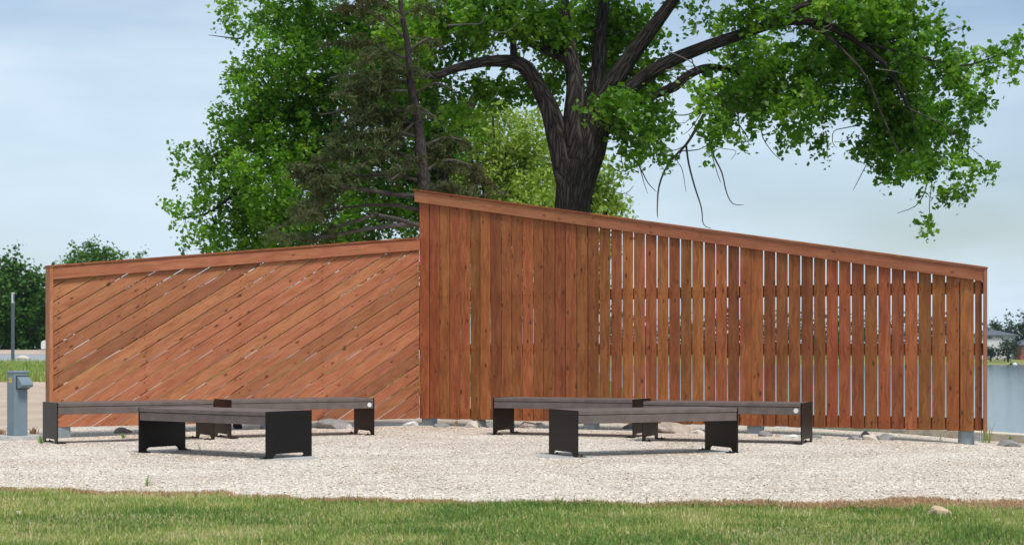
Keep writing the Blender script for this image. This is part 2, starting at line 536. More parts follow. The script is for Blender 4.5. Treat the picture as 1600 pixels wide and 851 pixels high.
def stones(name, n, xr, yr, smin, smax, mat, keep=None, seed=1, parent=None):
    rg = np.random.default_rng(seed)
    u = rg.random(n)
    y = yr[0] + (yr[1] - yr[0]) * u ** 1.35
    hw = .335 * y + .4
    x = (rg.random(n) * 2 - 1) * hw
    if keep is not None:
        k = keep(x, y, rg)
        x, y = x[k], y[k]
    n = len(x)
    T = np.array([[1, 0, 0], [0, 1, 0], [-1, 0, 0], [0, -1, 0], [.55, .5, .62], [-.55, .5, .62], [-.5, -.55, .62], [.55, -.5, .62]], float)
    Fq = np.array([[0, 1, 5, 4], [1, 2, 6, 5], [2, 3, 7, 6], [3, 0, 4, 7], [4, 5, 6, 7]])
    s = smin + (smax - smin) * rg.random(n) ** 2.2
    a = rg.random(n) * 6.283
    sc = np.stack([s * (.8 + .5 * rg.random(n)), s * (.6 + .4 * rg.random(n)), s * (.4 + .5 * rg.random(n))], -1)
    W = T[None] * sc[:, None] + (rg.random((n, 8, 3)) - .5) * s[:, None, None] * .45
    ca, sa = np.cos(a)[:, None], np.sin(a)[:, None]
    Xr = W[..., 0] * ca - W[..., 1] * sa
    Yr = W[..., 0] * sa + W[..., 1] * ca
    Vv = np.stack([Xr + x[:, None], Yr + y[:, None], W[..., 2] + gz(x, y)[:, None] + .010], -1).reshape(-1, 3)
    idx = (Fq[None] + 8 * np.arange(n)[:, None, None]).reshape(-1)
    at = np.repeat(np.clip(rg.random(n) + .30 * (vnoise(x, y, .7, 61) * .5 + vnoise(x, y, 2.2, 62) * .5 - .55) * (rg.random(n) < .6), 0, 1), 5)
    o = put(name, np_mesh(name, Vv, 4, idx, at), mat, parent)
    return o


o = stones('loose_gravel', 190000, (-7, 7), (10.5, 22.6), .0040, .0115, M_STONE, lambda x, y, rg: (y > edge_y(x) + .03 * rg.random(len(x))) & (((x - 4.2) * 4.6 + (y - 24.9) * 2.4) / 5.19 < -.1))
tag(o, 'loose pale gravel covering the ground around the benches', 'gravel', kind='stuff')


def blades(name, x, y, hgt, wid, attr, mat, seed, lift=.0, lean=.5):
    rg = np.random.default_rng(seed)
    n = len(x)
    z = gz(x, y) + lift
    a = rg.random(n) * 6.283
    la = rg.random(n) * 6.283
    ln = hgt * lean * rg.random(n)
    dx, dy = np.cos(a) * wid / 2, np.sin(a) * wid / 2
    lx, ly = np.cos(la) * ln, np.sin(la) * ln
    hz = np.sqrt(np.maximum(hgt ** 2 - ln ** 2, .2 * hgt ** 2))
    v0 = np.stack([x - dx, y - dy, z], -1)
    v1 = np.stack([x + dx, y + dy, z], -1)
    v2 = np.stack([x + dx * .8 + lx * .35, y + dy * .8 + ly * .35, z + hz * .6], -1)
    v3 = np.stack([x - dx * .8 + lx * .35, y - dy * .8 + ly * .35, z + hz * .6], -1)
    v4 = np.stack([x + lx, y + ly, z + hz], -1)
    Vv = np.stack([v0, v1, v2, v3, v4], 1).reshape(-1, 3)
    T = np.array([[0, 1, 2], [0, 2, 3], [3, 2, 4]])
    idx = (T[None] + 5 * np.arange(n)[:, None, None]).reshape(-1)
    return put(name, np_mesh(name, Vv, 3, idx, np.repeat(attr, 3)), mat)


n = 230000
y = 8.2 + (12.75 - 8.2) * RNG.random(n)
x = (RNG.random(n) * 2 - 1) * (.33 * y + .3)
thick = vnoise(x, y, 1.1, 3) * .6 + vnoise(x, y, 3.4, 4) * .4
k = (y < edge_y(x) + .10 * RNG.random(n) * (RNG.random(n) < .5)) & (RNG.random(n) < .15 + 1.15 * thick)
x, y, thick = x[k], y[k], thick[k]
yel = vnoise(x, y, .9, 11) * .55 + vnoise(x, y, 2.7, 12) * .45
att = np.clip(.42 + (yel - .5) * 1.25 + (RNG.random(len(x)) - .5) * .62 + .5 * (RNG.random(len(x)) < .10), 0, 1)
hg = (.016 + .026 * RNG.random(len(x))) * (.65 + .8 * thick) + .05 * (RNG.random(len(x)) < .012)
o = blades('lawn_grass', x, y, hg, .0045 + .003 * RNG.random(len(x)), att, M_GRASS, 5, .018, .75)
tag(o, 'short green lawn grass along the bottom of the picture', 'grass', kind='stuff')

# dry strip along the lawn's edge
n = 110000
x = (RNG.random(n) * 2 - 1) * 4.6
wd = np.interp(x, [-4.6, -3.5, -2.9, -2.2, -1.4, .8, 1.7, 2.2, 2.6, 3.1, 3.6, 4.6], [.14, .22, .14, .30, .16, .16, .36, .55, .70, .68, .5, .5])
y = edge_y(x) - .10 + wd * RNG.random(n) ** 1.4
k = RNG.random(n) < np.clip(2.0 * vnoise(x, y, 2.6, 21) - .35, .08, 1) * np.clip(wd / .4, .35, 1)
x, y = x[k], y[k]
o = blades('dry_grass', x, y, .012 + .026 * RNG.random(len(x)), np.full(len(x), .007), RNG.random(len(x)), M_DRY, 6, .022, .95)
tag(o, 'brown dead grass between the lawn and the gravel', 'dry grass', kind='stuff')

# weeds on the bank beyond the fence
n = 26000
y = 45 + 45 * RNG.random(n) ** 1.2
x = -y * (.02 + .31 * RNG.random(n))
att = np.clip(.25 + .5 * (vnoise(x, y, .4, 31) - .3) + .25 * RNG.random(n), 0, 1)
o = blades('bank_grass', x, y, .12 + .28 * RNG.random(n) * (vnoise(x, y, .5, 32) + .4), .03 + .03 * RNG.random(n), att, M_GRASS, 8, 0, .6)
tag(o, 'rough green grass on the bank in front of the road', 'grass', kind='stuff')

# ------------------------------------------------------------------ kerb behind the tall fence
kb = MB()
pts = [(4.2, 24.9), (5.3, 23.2), (6.05, 21.5), (7.0, 19.6), (8.4, 16.9)]
kerb = empty('kerb', (5.3, 23.2, g1(5.3, 23.2)))
for (x0, y0), (x1, y1) in zip(pts[:-1], pts[1:]):
    d = Vector((x1 - x0, y1 - y0, 0)); ln = d.length; a = math.atan2(d.y, d.x)
    z = -.262
    MB().box((0, 0, 0), (ln - .012, .22, .5), 0, .012).build('kerb_block', M_KERB, kerb,
        Vector(((x0 + x1) / 2 - 5.3, (y0 + y1) / 2 - 23.2, z - kerb.location.z)), (0, 0, a))
tag(kerb, 'low pale kerb at the water side behind the tall fence', 'kerb')

# ------------------------------------------------------------------ fences
VX = Vector((-1.26, 22.6, 0))
RX = Vector((5.403, 19.06, 0))
LX = Vector((-5.561, 19.97, 0))


class Panel:
    def __init__(s, a, b):
        s.a = a
        s.d = (b - a); s.len = s.d.length; s.d.normalize()
        s.n = Vector((s.d.y, -s.d.x, 0))      # towards the camera

    def pt(s, u, z, o=0.0):
        return s.a + s.d * u + s.n * o + Vector((0, 0, z))

    def u_of(s, px):
        r = (px - CX) / F
        # (ax + u dx) = r (ay + u dy)
        return (r * s.a.y - s.a.x) / (s.d.x - r * s.d.y)

    def top(s, u):
        return s.z0 + (s.z1 - s.z0) * u / s.len


def plank(name, pan, poly, ang, o0, th, mat, parent, bev=.0025):
    """poly: (u,z) corners in the panel plane; ang: direction of the grain in that plane; o0: front face offset"""
    cu = sum(p[0] for p in poly) / len(poly)
    cz = sum(p[1] for p in poly) / len(poly)
    ax = pan.d * math.cos(ang) + Vector((0, 0, math.sin(ang)))
    nz = pan.n
    ay = nz.cross(ax)
    R = Matrix((ax, ay, nz)).transposed()
    org = pan.pt(cu, cz, o0 - th / 2)
    loc = []
    for (u, z) in poly:
        v = pan.d * (u - cu) + Vector((0, 0, z - cz))
        loc.append((v.dot(ax), v.dot(ay)))
    b = MB()
    b.prism([(p[0], p[1], -th / 2) for p in loc], (0, 0, th))
    bmesh.ops.bevel(b.bm, geom=list(b.bm.edges), offset=bev, segments=1, affect='EDGES')
    ob = b.build(name, mat, parent)
    ob.matrix_basis = Matrix.Translation(org - parent.location) @ R.to_4x4()
    return ob


def clip(poly, f):
    out = []
    for i in range(len(poly)):
        p, q = poly[i], poly[(i + 1) % len(poly)]
        fp, fq = f(p), f(q)
        if fp >= 0: out.append(p)
        if (fp >= 0) != (fq >= 0):
            k = fp / (fp - fq)
            out.append((p[0] + (q[0] - p[0]) * k, p[1] + (q[1] - p[1]) * k))
    return out


# tall fence with upright boards
R = Panel(VX, RX)
R.z0, R.z1 = 3.205, 1.99
ft = empty('tall_fence', (VX.x, VX.y, 0))
tag(ft, 'tall reddish wooden fence of upright boards sloping down to the lake', 'fence')
zb = .108
za = [62, 122, 186, 248, 313, 376, 440, 505, 572, 636, 703, 770, 836, 905, 972, 1042, 1112, 1182, 1254, 1325, 1396, 1470, 1543]
zc = [178, 251, 323, 398, 471, 545, 620, 693, 771, 847, 924, 1003, 1082, 1160, 1238, 1317, 1400, 1483, 1566]
zd = [850, 935, 1020, 1108, 1195, 1287, 1334]
bx = [640 + v / 3.995 for v in za] + [1000 + v / 3.995 for v in zc] + [1200 + v / 3.995 for v in zd]
bu = [R.u_of(v) for v in bx]
nb = len(bu) - 1
rr = random.Random(5)
for i in range(nb):
    def gap(j):
        if j == 0: return .0
        if j == 1: return .012
        if j == nb: return .003
        xx = bx[j]
        if abs(xx - 1173.5) < 2: return .003
        if xx < 933: return rr.choice((.007, .009, .010, .012))
        return .0165 + rr.uniform(-.0015, .002)
    u0, u1 = bu[i] + gap(i) / 2, bu[i + 1] - gap(i + 1) / 2
    t0, t1 = R.top(u0) - .035, R.top(u1) - .035
    zz = zb + rr.uniform(-.004, .004)
    sk = rr.uniform(-.0015, .0015)
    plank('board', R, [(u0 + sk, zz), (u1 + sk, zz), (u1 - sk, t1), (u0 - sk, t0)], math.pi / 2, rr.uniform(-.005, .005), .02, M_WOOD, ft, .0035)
# fascia in two lengths, cap boards, end trim
uj = R.u_of(928)
for (a, b_) in ((-.055, uj - .001), (uj + .001, R.len - .002)):
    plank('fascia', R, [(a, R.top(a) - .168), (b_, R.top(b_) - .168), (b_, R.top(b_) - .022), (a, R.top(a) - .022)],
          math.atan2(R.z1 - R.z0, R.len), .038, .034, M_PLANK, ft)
for (a, b_) in ((-.065, uj - .03), (uj - .028, R.len + .03)):
    ca = math.atan2(R.z1 - R.z0, R.len)
    mid = (a + b_) / 2
    ln = (b_ - a) / math.cos(ca)
    bb = MB().box((0, 0, 0), (ln, .022, .15), 0, .003)
    ob = bb.build('cap_board', M_WOOD, ft)
    ax = R.d * math.cos(ca) + Vector((0, 0, math.sin(ca)))
    nz = R.n; ay = nz.cross(ax)
    ob.matrix_basis = Matrix.Translation(R.pt(mid, R.top(mid) - .0085, -.02) - ft.location) @ Matrix((ax, ay, nz)).transposed().to_4x4()
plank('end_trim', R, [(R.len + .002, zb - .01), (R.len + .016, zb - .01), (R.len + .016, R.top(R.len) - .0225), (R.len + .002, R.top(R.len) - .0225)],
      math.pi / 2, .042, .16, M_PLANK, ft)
# rails behind
for (zc_, u0, u1) in ((.185, .02, R.len - .01), (1.045, .02, R.len - .01), (1.75, .02, R.len - .01), (2.47, .02, uj + .02)):
    plank('rail', R, [(u0, zc_ - .07), (u1, zc_ - .07), (u1, zc_ + .07), (u0, zc_ + .07)], 0, -.025, .038, M_WOOD, ft)
posts_u = [R.u_of(664), R.u_of(918), R.u_of(1175), R.u_of(1506)]
for i, u in enumerate(posts_u):
    tz = R.top(u) - .06
    plank('post', R, [(u - .07, zb + .01), (u + .07, zb + .01), (u + .07, tz), (u - .07, tz)], math.pi / 2, -.066, .13, M_WOOD, ft, .004)
    q = R.pt(u, 0, -.12)
    zg = g1(q.x, q.y) - .25
    if i == 3:
        MB().cyl((0, 0, 0), .092, zb + .005 - zg, 28).build('post_foot', M_STEEL, ft, Vector((q.x, q.y, zg)) - ft.location, smooth=False)
    else:
        MB().box((0, 0, (zb + .005 - zg) / 2), (.16, .16, zb + .005 - zg), math.atan2(R.d.y, R.d.x), .006).build('post_foot', M_STEEL, ft, Vector((q.x, q.y, zg)) - ft.location)

# low fence with diagonal planks
Lp = Panel(LX, VX)
Lp.z0, Lp.z1 = 2.045, 2.56
fl = empty('diagonal_fence', (LX.x, LX.y, 0))
tag(fl, 'lower reddish wooden fence of diagonal planks left of the tall fence', 'fence')
tan = .595
ang = math.atan(tan)
ub0, ub1 = .05, Lp.len + .004
vs = .178
c0 = 1.04
rr = random.Random(9)
ks = range(-24, 7)
bounds = {k: (c0 + vs * k + rr.uniform(-.004, .004), c0 + vs * k + rr.uniform(-.004, .004)) for k in list(ks) + [7]}
for k in ks:
    lo, hi = bounds[k], bounds[k + 1]
    ga, gb = rr.uniform(.007, .009), rr.uniform(.008, .014)
    if rr.random() < .5: ga, gb = gb, ga
    uL = Lp.len
    poly = [(0, lo[0] + ga), (uL, lo[1] + tan * uL + gb), (uL, hi[1] + tan * uL - .002), (0, hi[0] - .002)]
    poly = clip(poly, lambda p: p[0] - ub0)
    poly = clip(poly, lambda p: ub1 - p[0])
    poly = clip(poly, lambda p: p[1] - zb)
    poly = clip(poly, lambda p: Lp.top(p[0]) - .05 - p[1])
    q = []
    for p in poly:
        if not q or math.hypot(p[0] - q[-1][0], p[1] - q[-1][1]) > .004: q.append(p)
    if len(q) > 2 and math.hypot(q[0][0] - q[-1][0], q[0][1] - q[-1][1]) < .004: q.pop()
    if len(q) < 3: continue
    area = abs(sum(q[i][0] * q[(i + 1) % len(q)][1] - q[(i + 1) % len(q)][0] * q[i][1] for i in range(len(q)))) / 2
    if area < .002: continue
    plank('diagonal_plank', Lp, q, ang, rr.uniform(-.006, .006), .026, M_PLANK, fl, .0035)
la = math.atan2(Lp.z1 - Lp.z0, Lp.len)
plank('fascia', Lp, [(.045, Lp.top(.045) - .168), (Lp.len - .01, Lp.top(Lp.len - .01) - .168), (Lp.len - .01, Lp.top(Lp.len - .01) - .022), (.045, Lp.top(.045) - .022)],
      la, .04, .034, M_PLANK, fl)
bb = MB().box((0, 0, 0), ((Lp.len + .0) / math.cos(la), .024, .15), 0, .003)
ob = bb.build('cap_board', M_WOOD, fl)
ax = Lp.d * math.cos(la) + Vector((0, 0, math.sin(la))); ay = Lp.n.cross(ax)
ob.matrix_basis = Matrix.Translation(Lp.pt(Lp.len / 2 - .02, Lp.top(Lp.len / 2) - .009, -.02) - fl.location) @ Matrix((ax, ay, Lp.n)).transposed().to_4x4()
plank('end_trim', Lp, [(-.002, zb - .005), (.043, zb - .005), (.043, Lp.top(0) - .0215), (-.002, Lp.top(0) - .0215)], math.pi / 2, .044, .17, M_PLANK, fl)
for u in (.12, 2.45, Lp.len - .055):
    tz = Lp.top(u) - .06
    plank('post', Lp, [(u - .07, zb + .01), (u + .07, zb + .01), (u + .07, tz), (u - .07, tz)], math.pi / 2, -.032, .13, M_WOOD, fl, .004)
for u in (1.2, 3.6):
    tz = Lp.top(u) - .06
    plank('stud', Lp, [(u - .045, zb + .01), (u + .045, zb + .01), (u + .045, tz), (u - .045, tz)], math.pi / 2, -.032, .05, M_WOOD, fl, .004)
for u in (.17, 2.9):
    q = Lp.pt(u, 0, -.1)
    zg = g1(q.x, q.y) - .25
    MB().box((0, 0, (zb + .005 - zg) / 2), (.19, .16, zb + .005 - zg), math.atan2(Lp.d.y, Lp.d.x) + .25, .006).build('post_foot', M_STEEL, fl, Vector((q.x, q.y, zg)) - fl.location)

# screw heads
M_SCREW = simple('dark_screw', (.035, .022, .015), .5, .3)


def screws(pan, spots, parent):
    b = MB()
    for (u, z) in spots:
        c = pan.pt(u, z, 0) - parent.location
        b.prism([c + pan.d * (.0055 * math.cos(a)) + Vector((0, 0, .0055 * math.sin(a))) for a in [k * math.pi / 3 for k in range(6)]], pan.n * .0085)
    return tag(b.build('screw_heads', M_SCREW, parent), kind='stuff')


sp_ = []
for i in range(nb):
    w_ = bu[i + 1] - bu[i]
    for zr_ in (.185, 1.045, 1.75, 2.47):
        um = (bu[i] + bu[i + 1]) / 2
        if zr_ > R.top(um) - .22 or (zr_ > 2 and um > uj) or w_ < .08: continue
        for e in (-.045, .045): sp_.append((um + e, zr_ + rr.uniform(-.025, .025)))
screws(R, sp_, ft)
sp_ = []
for u in (.12, 1.2, 2.45, 3.6, Lp.len - .055):
    for k in ks:
        zc_ = c0 + vs * (k + .5) + tan * u
        for e in (-.045, .045):
            z_ = zc_ + e + rr.uniform(-.006, .006)
            if zb + .03 < z_ < Lp.top(u) - .19: sp_.append((u + rr.uniform(-.015, .015), z_))
screws(Lp, sp_, fl)

# ------------------------------------------------------------------ benches
BL, BW, BH = 1.80, .61, .447


def make_bench(badge):
    root = empty('bench')
    th = .012
    for s in (-1, 1):
        x0 = s * (BL / 2 - th)
        w = BW / 2
        pts = [(-w, 0), (-w + .085, 0), (-w + .100, .028), (-w + .125, .046), (w - .125, .046), (w - .100, .028), (w - .085, 0), (w, 0), (w, BH), (-w, BH)]
        pan = MB().prism([(x0, p[0], p[1]) for p in pts], (s * th, 0, 0)).build('end_panel', M_BLACK, root)
        for e in (-1, 1):
            tb = MB().box((s * (BL / 2 - th - .045), e * (w - .045), .006), (.088, .075, .008), 0, .001)
            tb.cyl((s * (BL / 2 - th - .055), e * (w - .045), .010), .011, .012, 6)
            tb.build('foot_tab', M_BLACK, pan)
    il = BL - 2 * th - .004
    MB().box((0, 0, BH - .021), (il, BW, .038), 0, .003).build('seat', M_SLAT, root)
    for e in (-1, 1):
        ap = MB().box((0, e * (BW / 2 - .020), BH - .085), (il, .030, .080), 0, .002).build('apron', M_SLAT, root)
        if badge and e == -1:
            bm_ = MB().cyl((0, 0, 0), .027, .004, 24)
            bm_.build('badge', M_BADGE, ap, (il / 2 - .05, -(BW / 2 - .0045), BH - .083), (math.radians(90), 0, 0))
    return root


def copy_tree(o, parent=None):
    c = o.copy()
    COL.objects.link(c)
    c.parent = parent
    for ch in [q for q in bpy.data.objects if q.parent == o]:
        copy_tree(ch, c)
    return c


def bench_at(proto, first, corner, xy, deg, label):
    o = proto if first else copy_tree(proto)
    a = math.radians(deg)
    ax = Vector((math.cos(a), math.sin(a), 0)); ay = Vector((-math.sin(a), math.cos(a), 0))
    c = Vector((xy[0], xy[1], 0)) + (ax * (BL / 2) if corner == 'L' else -ax * (BL / 2)) + ay * (BW / 2)
    c.z = g1(c.x, c.y) + .014
    o.location = c
    o.rotation_euler = (0, 0, a)
    return tag(o, label, 'bench', 'low benches on the gravel')


bp0 = make_bench(False)
bp1 = make_bench(True)
bA = bench_at(bp0, True, 'R', (-2.295, 15.54), -37, 'front bench in the left group of three, its black end panel facing right')
bD = bench_at(bp0, False, 'L', (.62, 15.80), 25, 'front bench in the right group of three, before the upright boards')
bB = bench_at(bp0, False, 'L', (-4.96, 18.14), 30, 'leftmost bench, next to the grey utility pedestal')
bE = bench_at(bp0, False, 'L', (-.232, 20.1), -24, 'rear bench starting left of the front bench of the right group')
bC = bench_at(bp1, True, 'R', (-1.656, 20.03), 28, 'rear bench with a round badge, before the diagonal planks')
bF = bench_at(bp1, False, 'R', (3.14, 18.03), -21, 'rightmost bench with a round badge at its right end')

# concrete footings just showing in the gravel
for (b_, s, w_) in ((bA, 1, .31), (bD, -1, .29), (bD, 1, .24)):
    p = b_.matrix_basis @ Vector((s * (BL / 2 - .02), -.02, 0))
    fo = MB().cyl((0, 0, -.1), w_, .108, 28).build('concrete_footing', M_CONC, None, (p.x, p.y, g1(p.x, p.y) + .010))
    tag(fo, kind='structure')

# ------------------------------------------------------------------ utility pedestal
pg = ground_at(27, 687)
ped = empty('utility_pedestal', (pg.x, pg.y, pg.z), 0)
tag(ped, 'grey blue metal utility pedestal with a yellow sticker on a round pad', 'utility pedestal')
MB().cyl((0, 0, -.05), .33, .105, 40, .325, .01).build('pad', M_CONC, ped)
RA = math.radians(45)
body = MB().box((0, 0, .055 + .37), (.176, .176, .74), RA, .006).build('body', M_PED, ped)
MB().box((0, 0, .055 + .755), (.188, .188, .03), RA, .006).build('lid', M_PED, ped)
fr = Matrix.Rotation(RA, 4, 'Z')
# face directions of the body
n_right = Vector((math.cos(RA - math.pi / 2), math.sin(RA - math.pi / 2), 0))   # towards camera, right
n_left = Vector((-math.cos(RA), -math.sin(RA), 0))                             # towards camera, left
e_r = Vector((math.cos(RA), math.sin(RA), 0))
hood = MB()
A0 = n_right * .088 - e_r * .01
w2 = e_r * .075
up = Vector((0, 0, 1))
prof = [(0, .56), (.02, .56), (.11, .585), (.12, .605), (.105, .63), (.012, .70), (0, .70)]
hood.prism([A0 + n_right * q[0] + up * (q[1] + .055) - w2 + e_r * .03 for q in prof], w2 * 2)
hood.build('outlet_hood', M_PED, ped)
gk = MB().prism([A0 + n_right * .001 + up * (z + .055) + e_r * u for (u, z) in ((-.055, .55), (.115, .55), (.115, .712), (-.055, .712))], n_right * .005)
gk.build('gasket', M_PEDD, ped)
st = MB().prism([n_left * .088 + up * (z + .055) + n_right * u for (u, z) in ((-.034, .63), (.024, .63), (.024, .69), (-.034, .69))], n_left * .002).build('sticker', M_YEL, ped)
MB().prism([n_left * .0901 + up * (z + .055) + n_right * u for (u, z) in ((-.003, .682), (-.014, .657), (-.005, .657), (-.009, .638), (.007, .662), (-.002, .662), (.004, .682))], n_left * .001).build('sticker_symbol', M_INK, st)

# ------------------------------------------------------------------ far lamp post
lp = ground_at(20, 568.5)
lamp = empty('lamp_post', lp)
tag(lamp, 'slim dark lamp post with a pale cylindrical head by the road', 'lamp post')
s_ = lp.y / F
topz = H - (457 - YH) * s_ - lp.z
MB().cyl((0, 0, 0), 2.6 * s_, topz - 16 * s_, 16).build('pole', M_POLE, lamp)
MB().cyl((0, 0, topz - 16 * s_), 2.3 * s_, 15 * s_, 16).build('lamp_head', M_LENS, lamp)
MB().cyl((0, 0, topz - 1.5 * s_), 3.0 * s_, 1.5 * s_, 16).build('lamp_cap', M_LENS, lamp)
MB().box((1.9 * s_, -.02, topz - 8 * s_), (1.6 * s_, 3.6 * s_, 11 * s_), 0, .01).build('back_shield', M_POLE, lamp)


# ------------------------------------------------------------------ rocks
def rock_mat(name, a, b_):
    return ground_mat(name, [(.3, a), (.7, b_)], 9, 60, .6, .01)


MR = {'grey': rock_mat('grey_rock', (.16, .155, .15), (.36, .345, .33)),
      'pale': rock_mat('pale_rock', (.42, .37, .31), (.70, .64, .56)),
      'white': rock_mat('white_rock', (.62, .61, .60), (.82, .81, .80)),
      'brown': rock_mat('brown_rock', (.22, .16, .11), (.58, .52, .45)),
      'dark': rock_mat('dark_rock', (.035, .032, .03), (.09, .08, .075)),
      'tan': rock_mat('tan_rock', (.42, .30, .19), (.66, .52, .37))}


def rock(px, py, w, h, kind, label, seed, sub=3, name='rock', squash=1.0, jag=.28):
    g = ground_at(px, py)
    s = g.y / F
    h = h * 1.2
    bm = bmesh.new()
    bmesh.ops.create_icosphere(bm, subdivisions=sub, radius=1)
    off = Vector((seed * 3.7, seed * 1.9, seed * .7))
    for v in bm.verts:
        n = v.co.normalized()
        c = mnoise.noise(n * 1.1 + off) * jag * 1.3 + mnoise.noise(n * 2.6 + off) * jag * .6 + mnoise.noise(n * 7 + off) * .06
        q = n * (1 + c)
        # flat facets
        for f_ in range(7):
            fn = Vector((math.sin(seed * 2.1 + f_ * 2.2), math.cos(seed * 1.3 + f_ * 1.7), .5 * math.sin(f_ * 2.6 + seed))).normalized()
            dd = q.dot(fn)
            if dd > .70: q -= fn * (dd - .70) * .92
        v.co = Vector((q.x * w * s / 2, q.y * w * s / 2 * .7 * squash, q.z * h * s * .72 + h * s * .28))
    me = bpy.data.meshes.new(name)
    bm.to_mesh(me); bm.free()
    o = put(name, me, MR[kind], None, (g.x, g.y + w * s * .3 * squash, g.z))
    return tag(o, label, 'rock', 'rocks behind the fence' if name == 'rock' else None)


RK = [(522, 671, 66, 14, 'grey', 'long speckled grey boulder under the diagonal fence, behind the rear bench'),
      (545, 671, 12, 6, 'pale', 'small pinkish stone in front of the long grey boulder'),
      (640, 666, 30, 8, 'white', 'flat white rock left of the corner post foot'),
      (689, 668, 28, 6, 'grey', 'flat grey rock just right of the corner post foot'),
      (737, 669, 24, 10, 'pale', 'pale rounded rock left of the bench under the upright boards'),
      (748, 668, 30, 13, 'grey', 'grey and white angular rock leaning behind a pale rock'),
      (765, 669, 16, 10, 'grey', 'small grey rock half hidden by the rear bench leg'),
      (826, 670, 36, 10, 'brown', 'brown grey rock seen under the rear bench of the right group'),
      (842, 669, 18, 8, 'white', 'whitish stone beside the brown grey rock'),
      (983, 671, 24, 8, 'grey', 'grey rock between the benches near the middle post foot'),
      (1052, 678, 66, 15, 'brown', 'large white and brown boulder below the upright boards'),
      (1090, 678, 28, 6, 'pale', 'smooth pale stone right of the large white and brown boulder'),
      (1198, 683, 26, 9, 'grey', 'grey rock right of the third post foot'),
      (1215, 684, 10, 5, 'brown', 'small brown stone under the rightmost bench'),
      (1236, 685, 24, 6, 'white', 'low whitish rock under the rightmost bench'),
      (1277, 686, 20, 6, 'grey', 'small grey pointed rock just right of the rightmost bench'),
      (1336, 688, 26, 6, 'grey', 'low grey rock, leftmost of the cluster near the lake'),
      (1354, 685, 16, 10, 'grey', 'upright dark grey rock in the cluster near the lake'),
      (1360, 689, 28, 9, 'pale', 'pale rock, front one of the cluster near the lake'),
      (1387, 689, 30, 11, 'grey', 'grey wedge rock, rightmost of the cluster near the lake'),
      (1528, 690, 26, 9, 'grey', 'grey rock right of the last post foot'),
      (1577, 699, 42, 9, 'grey', 'flat grey rock near the right edge of the picture'),
      (188, 678, 30, 8, 'grey', 'grey rock between the leftmost bench and the fence'),
      (371, 671, 16, 14, 'dark', 'dark round stone behind the left rear bench'),
      (396, 672, 26, 6, 'pale', 'pale low stone under the diagonal fence behind the front left bench')]
for i, (px, py, w, h, kd, lb) in enumerate(RK):
    rock(px, py, w, h, kd, lb, i + 1.3)
rock(1469, 813, 46, 20, 'tan', 'tan flat rock lying in the lawn at the lower right', 31.2, name='lawn_rock')
rock(28, 808, 10, 9, 'white', 'small white round stone in the lawn at the lower left', 35.2, 2, name='lawn_stone')
rock(140 / 4, 561, 24, 5, 'pale', 'pale flat boulder beyond the road, left of the fence', 36.0, 2, name='roadside_boulder')


# small weeds
def weed(px, py, hpx, nb_, label, seed, spread=.35, mat=None, wid=.005, name='weed'):
    g = ground_at(px, py)
    rg = np.random.default_rng(seed)
    s = g.y / F
    x = g.x + rg.normal(0, hpx * s * .12, nb_); y = g.y + rg.normal(0, hpx * s * .12, nb_)
    o = blades(name, x, y, hpx * s * (.45 + .6 * rg.random(nb_)), np.full(nb_, wid), .1 + .5 * rg.random(nb_), mat or M_GRASS, seed, .012, spread)
    me = o.data
    co = np.empty(len(me.vertices) * 3, np.float32); me.vertices.foreach_get('co', co)
    co = co.reshape(-1, 3) - np.array(g[:], np.float32); me.vertices.foreach_set('co', co.ravel()); me.update()
    o.location = g
    return tag(o, label, 'weed', 'weeds on the gravel')


weed(231, 762, 22, 16, 'thin grass tuft in the gravel at the lower left', 41, .4)
weed(1541, 693, 42, 14, 'tall grass tuft beside the last fence post at the lake', 42, .4, None, .012)
weed(1470, 692, 20, 8, 'thin upright weed left of the last fence post', 43, .3)
weed(1132, 787, 9, 26, 'low leafy green weed at the gravel edge', 44, .95, None, .012)
weed(312, 703, 14, 8, 'dark little weed under the front left bench', 45, .5)
weed(193, 686, 10, 26, 'yellow green weed by the grey rock behind the leftmost bench', 46, .8, None, .01)
weed(580, 697, 8, 8, 'tiny weed right of the rear bench with the badge', 47, .7)
weed(1192, 672, 12, 22, 'leafy weed climbing beside the third post foot', 48, .8, None, .014)
weed(712, 667, 12, 26, 'dry grass tuft between the corner post and the rear bench', 49, .7, M_DRY, .008)
weed(803, 669, 8, 30, 'green yellow tuft beside the leg of the rear bench', 50, .9, None, .01)
weed(1578, 692, 16, 14, 'thin grass in front of the kerb at the right edge', 51, .6, None, .008)
weed(64, 694, 16, 30, 'green tuft between the pedestal pad and the leftmost bench', 52, .7, None, .008)
weed(52, 680, 14, 60, 'dry yellow grass behind the utility pedestal', 53, .9, M_DRY, .012)
weed(2, 682, 18, 60, 'brown grass at the left edge beside the utility pedestal', 54, .9, M_DRY, .012)
weed(410, 690, 14, 6, 'thin weed by the left side of the front bench panel', 55, .6)
weed(385, 782, 10, 14, 'dark upright grass tuft at the lawn edge', 56, .3)


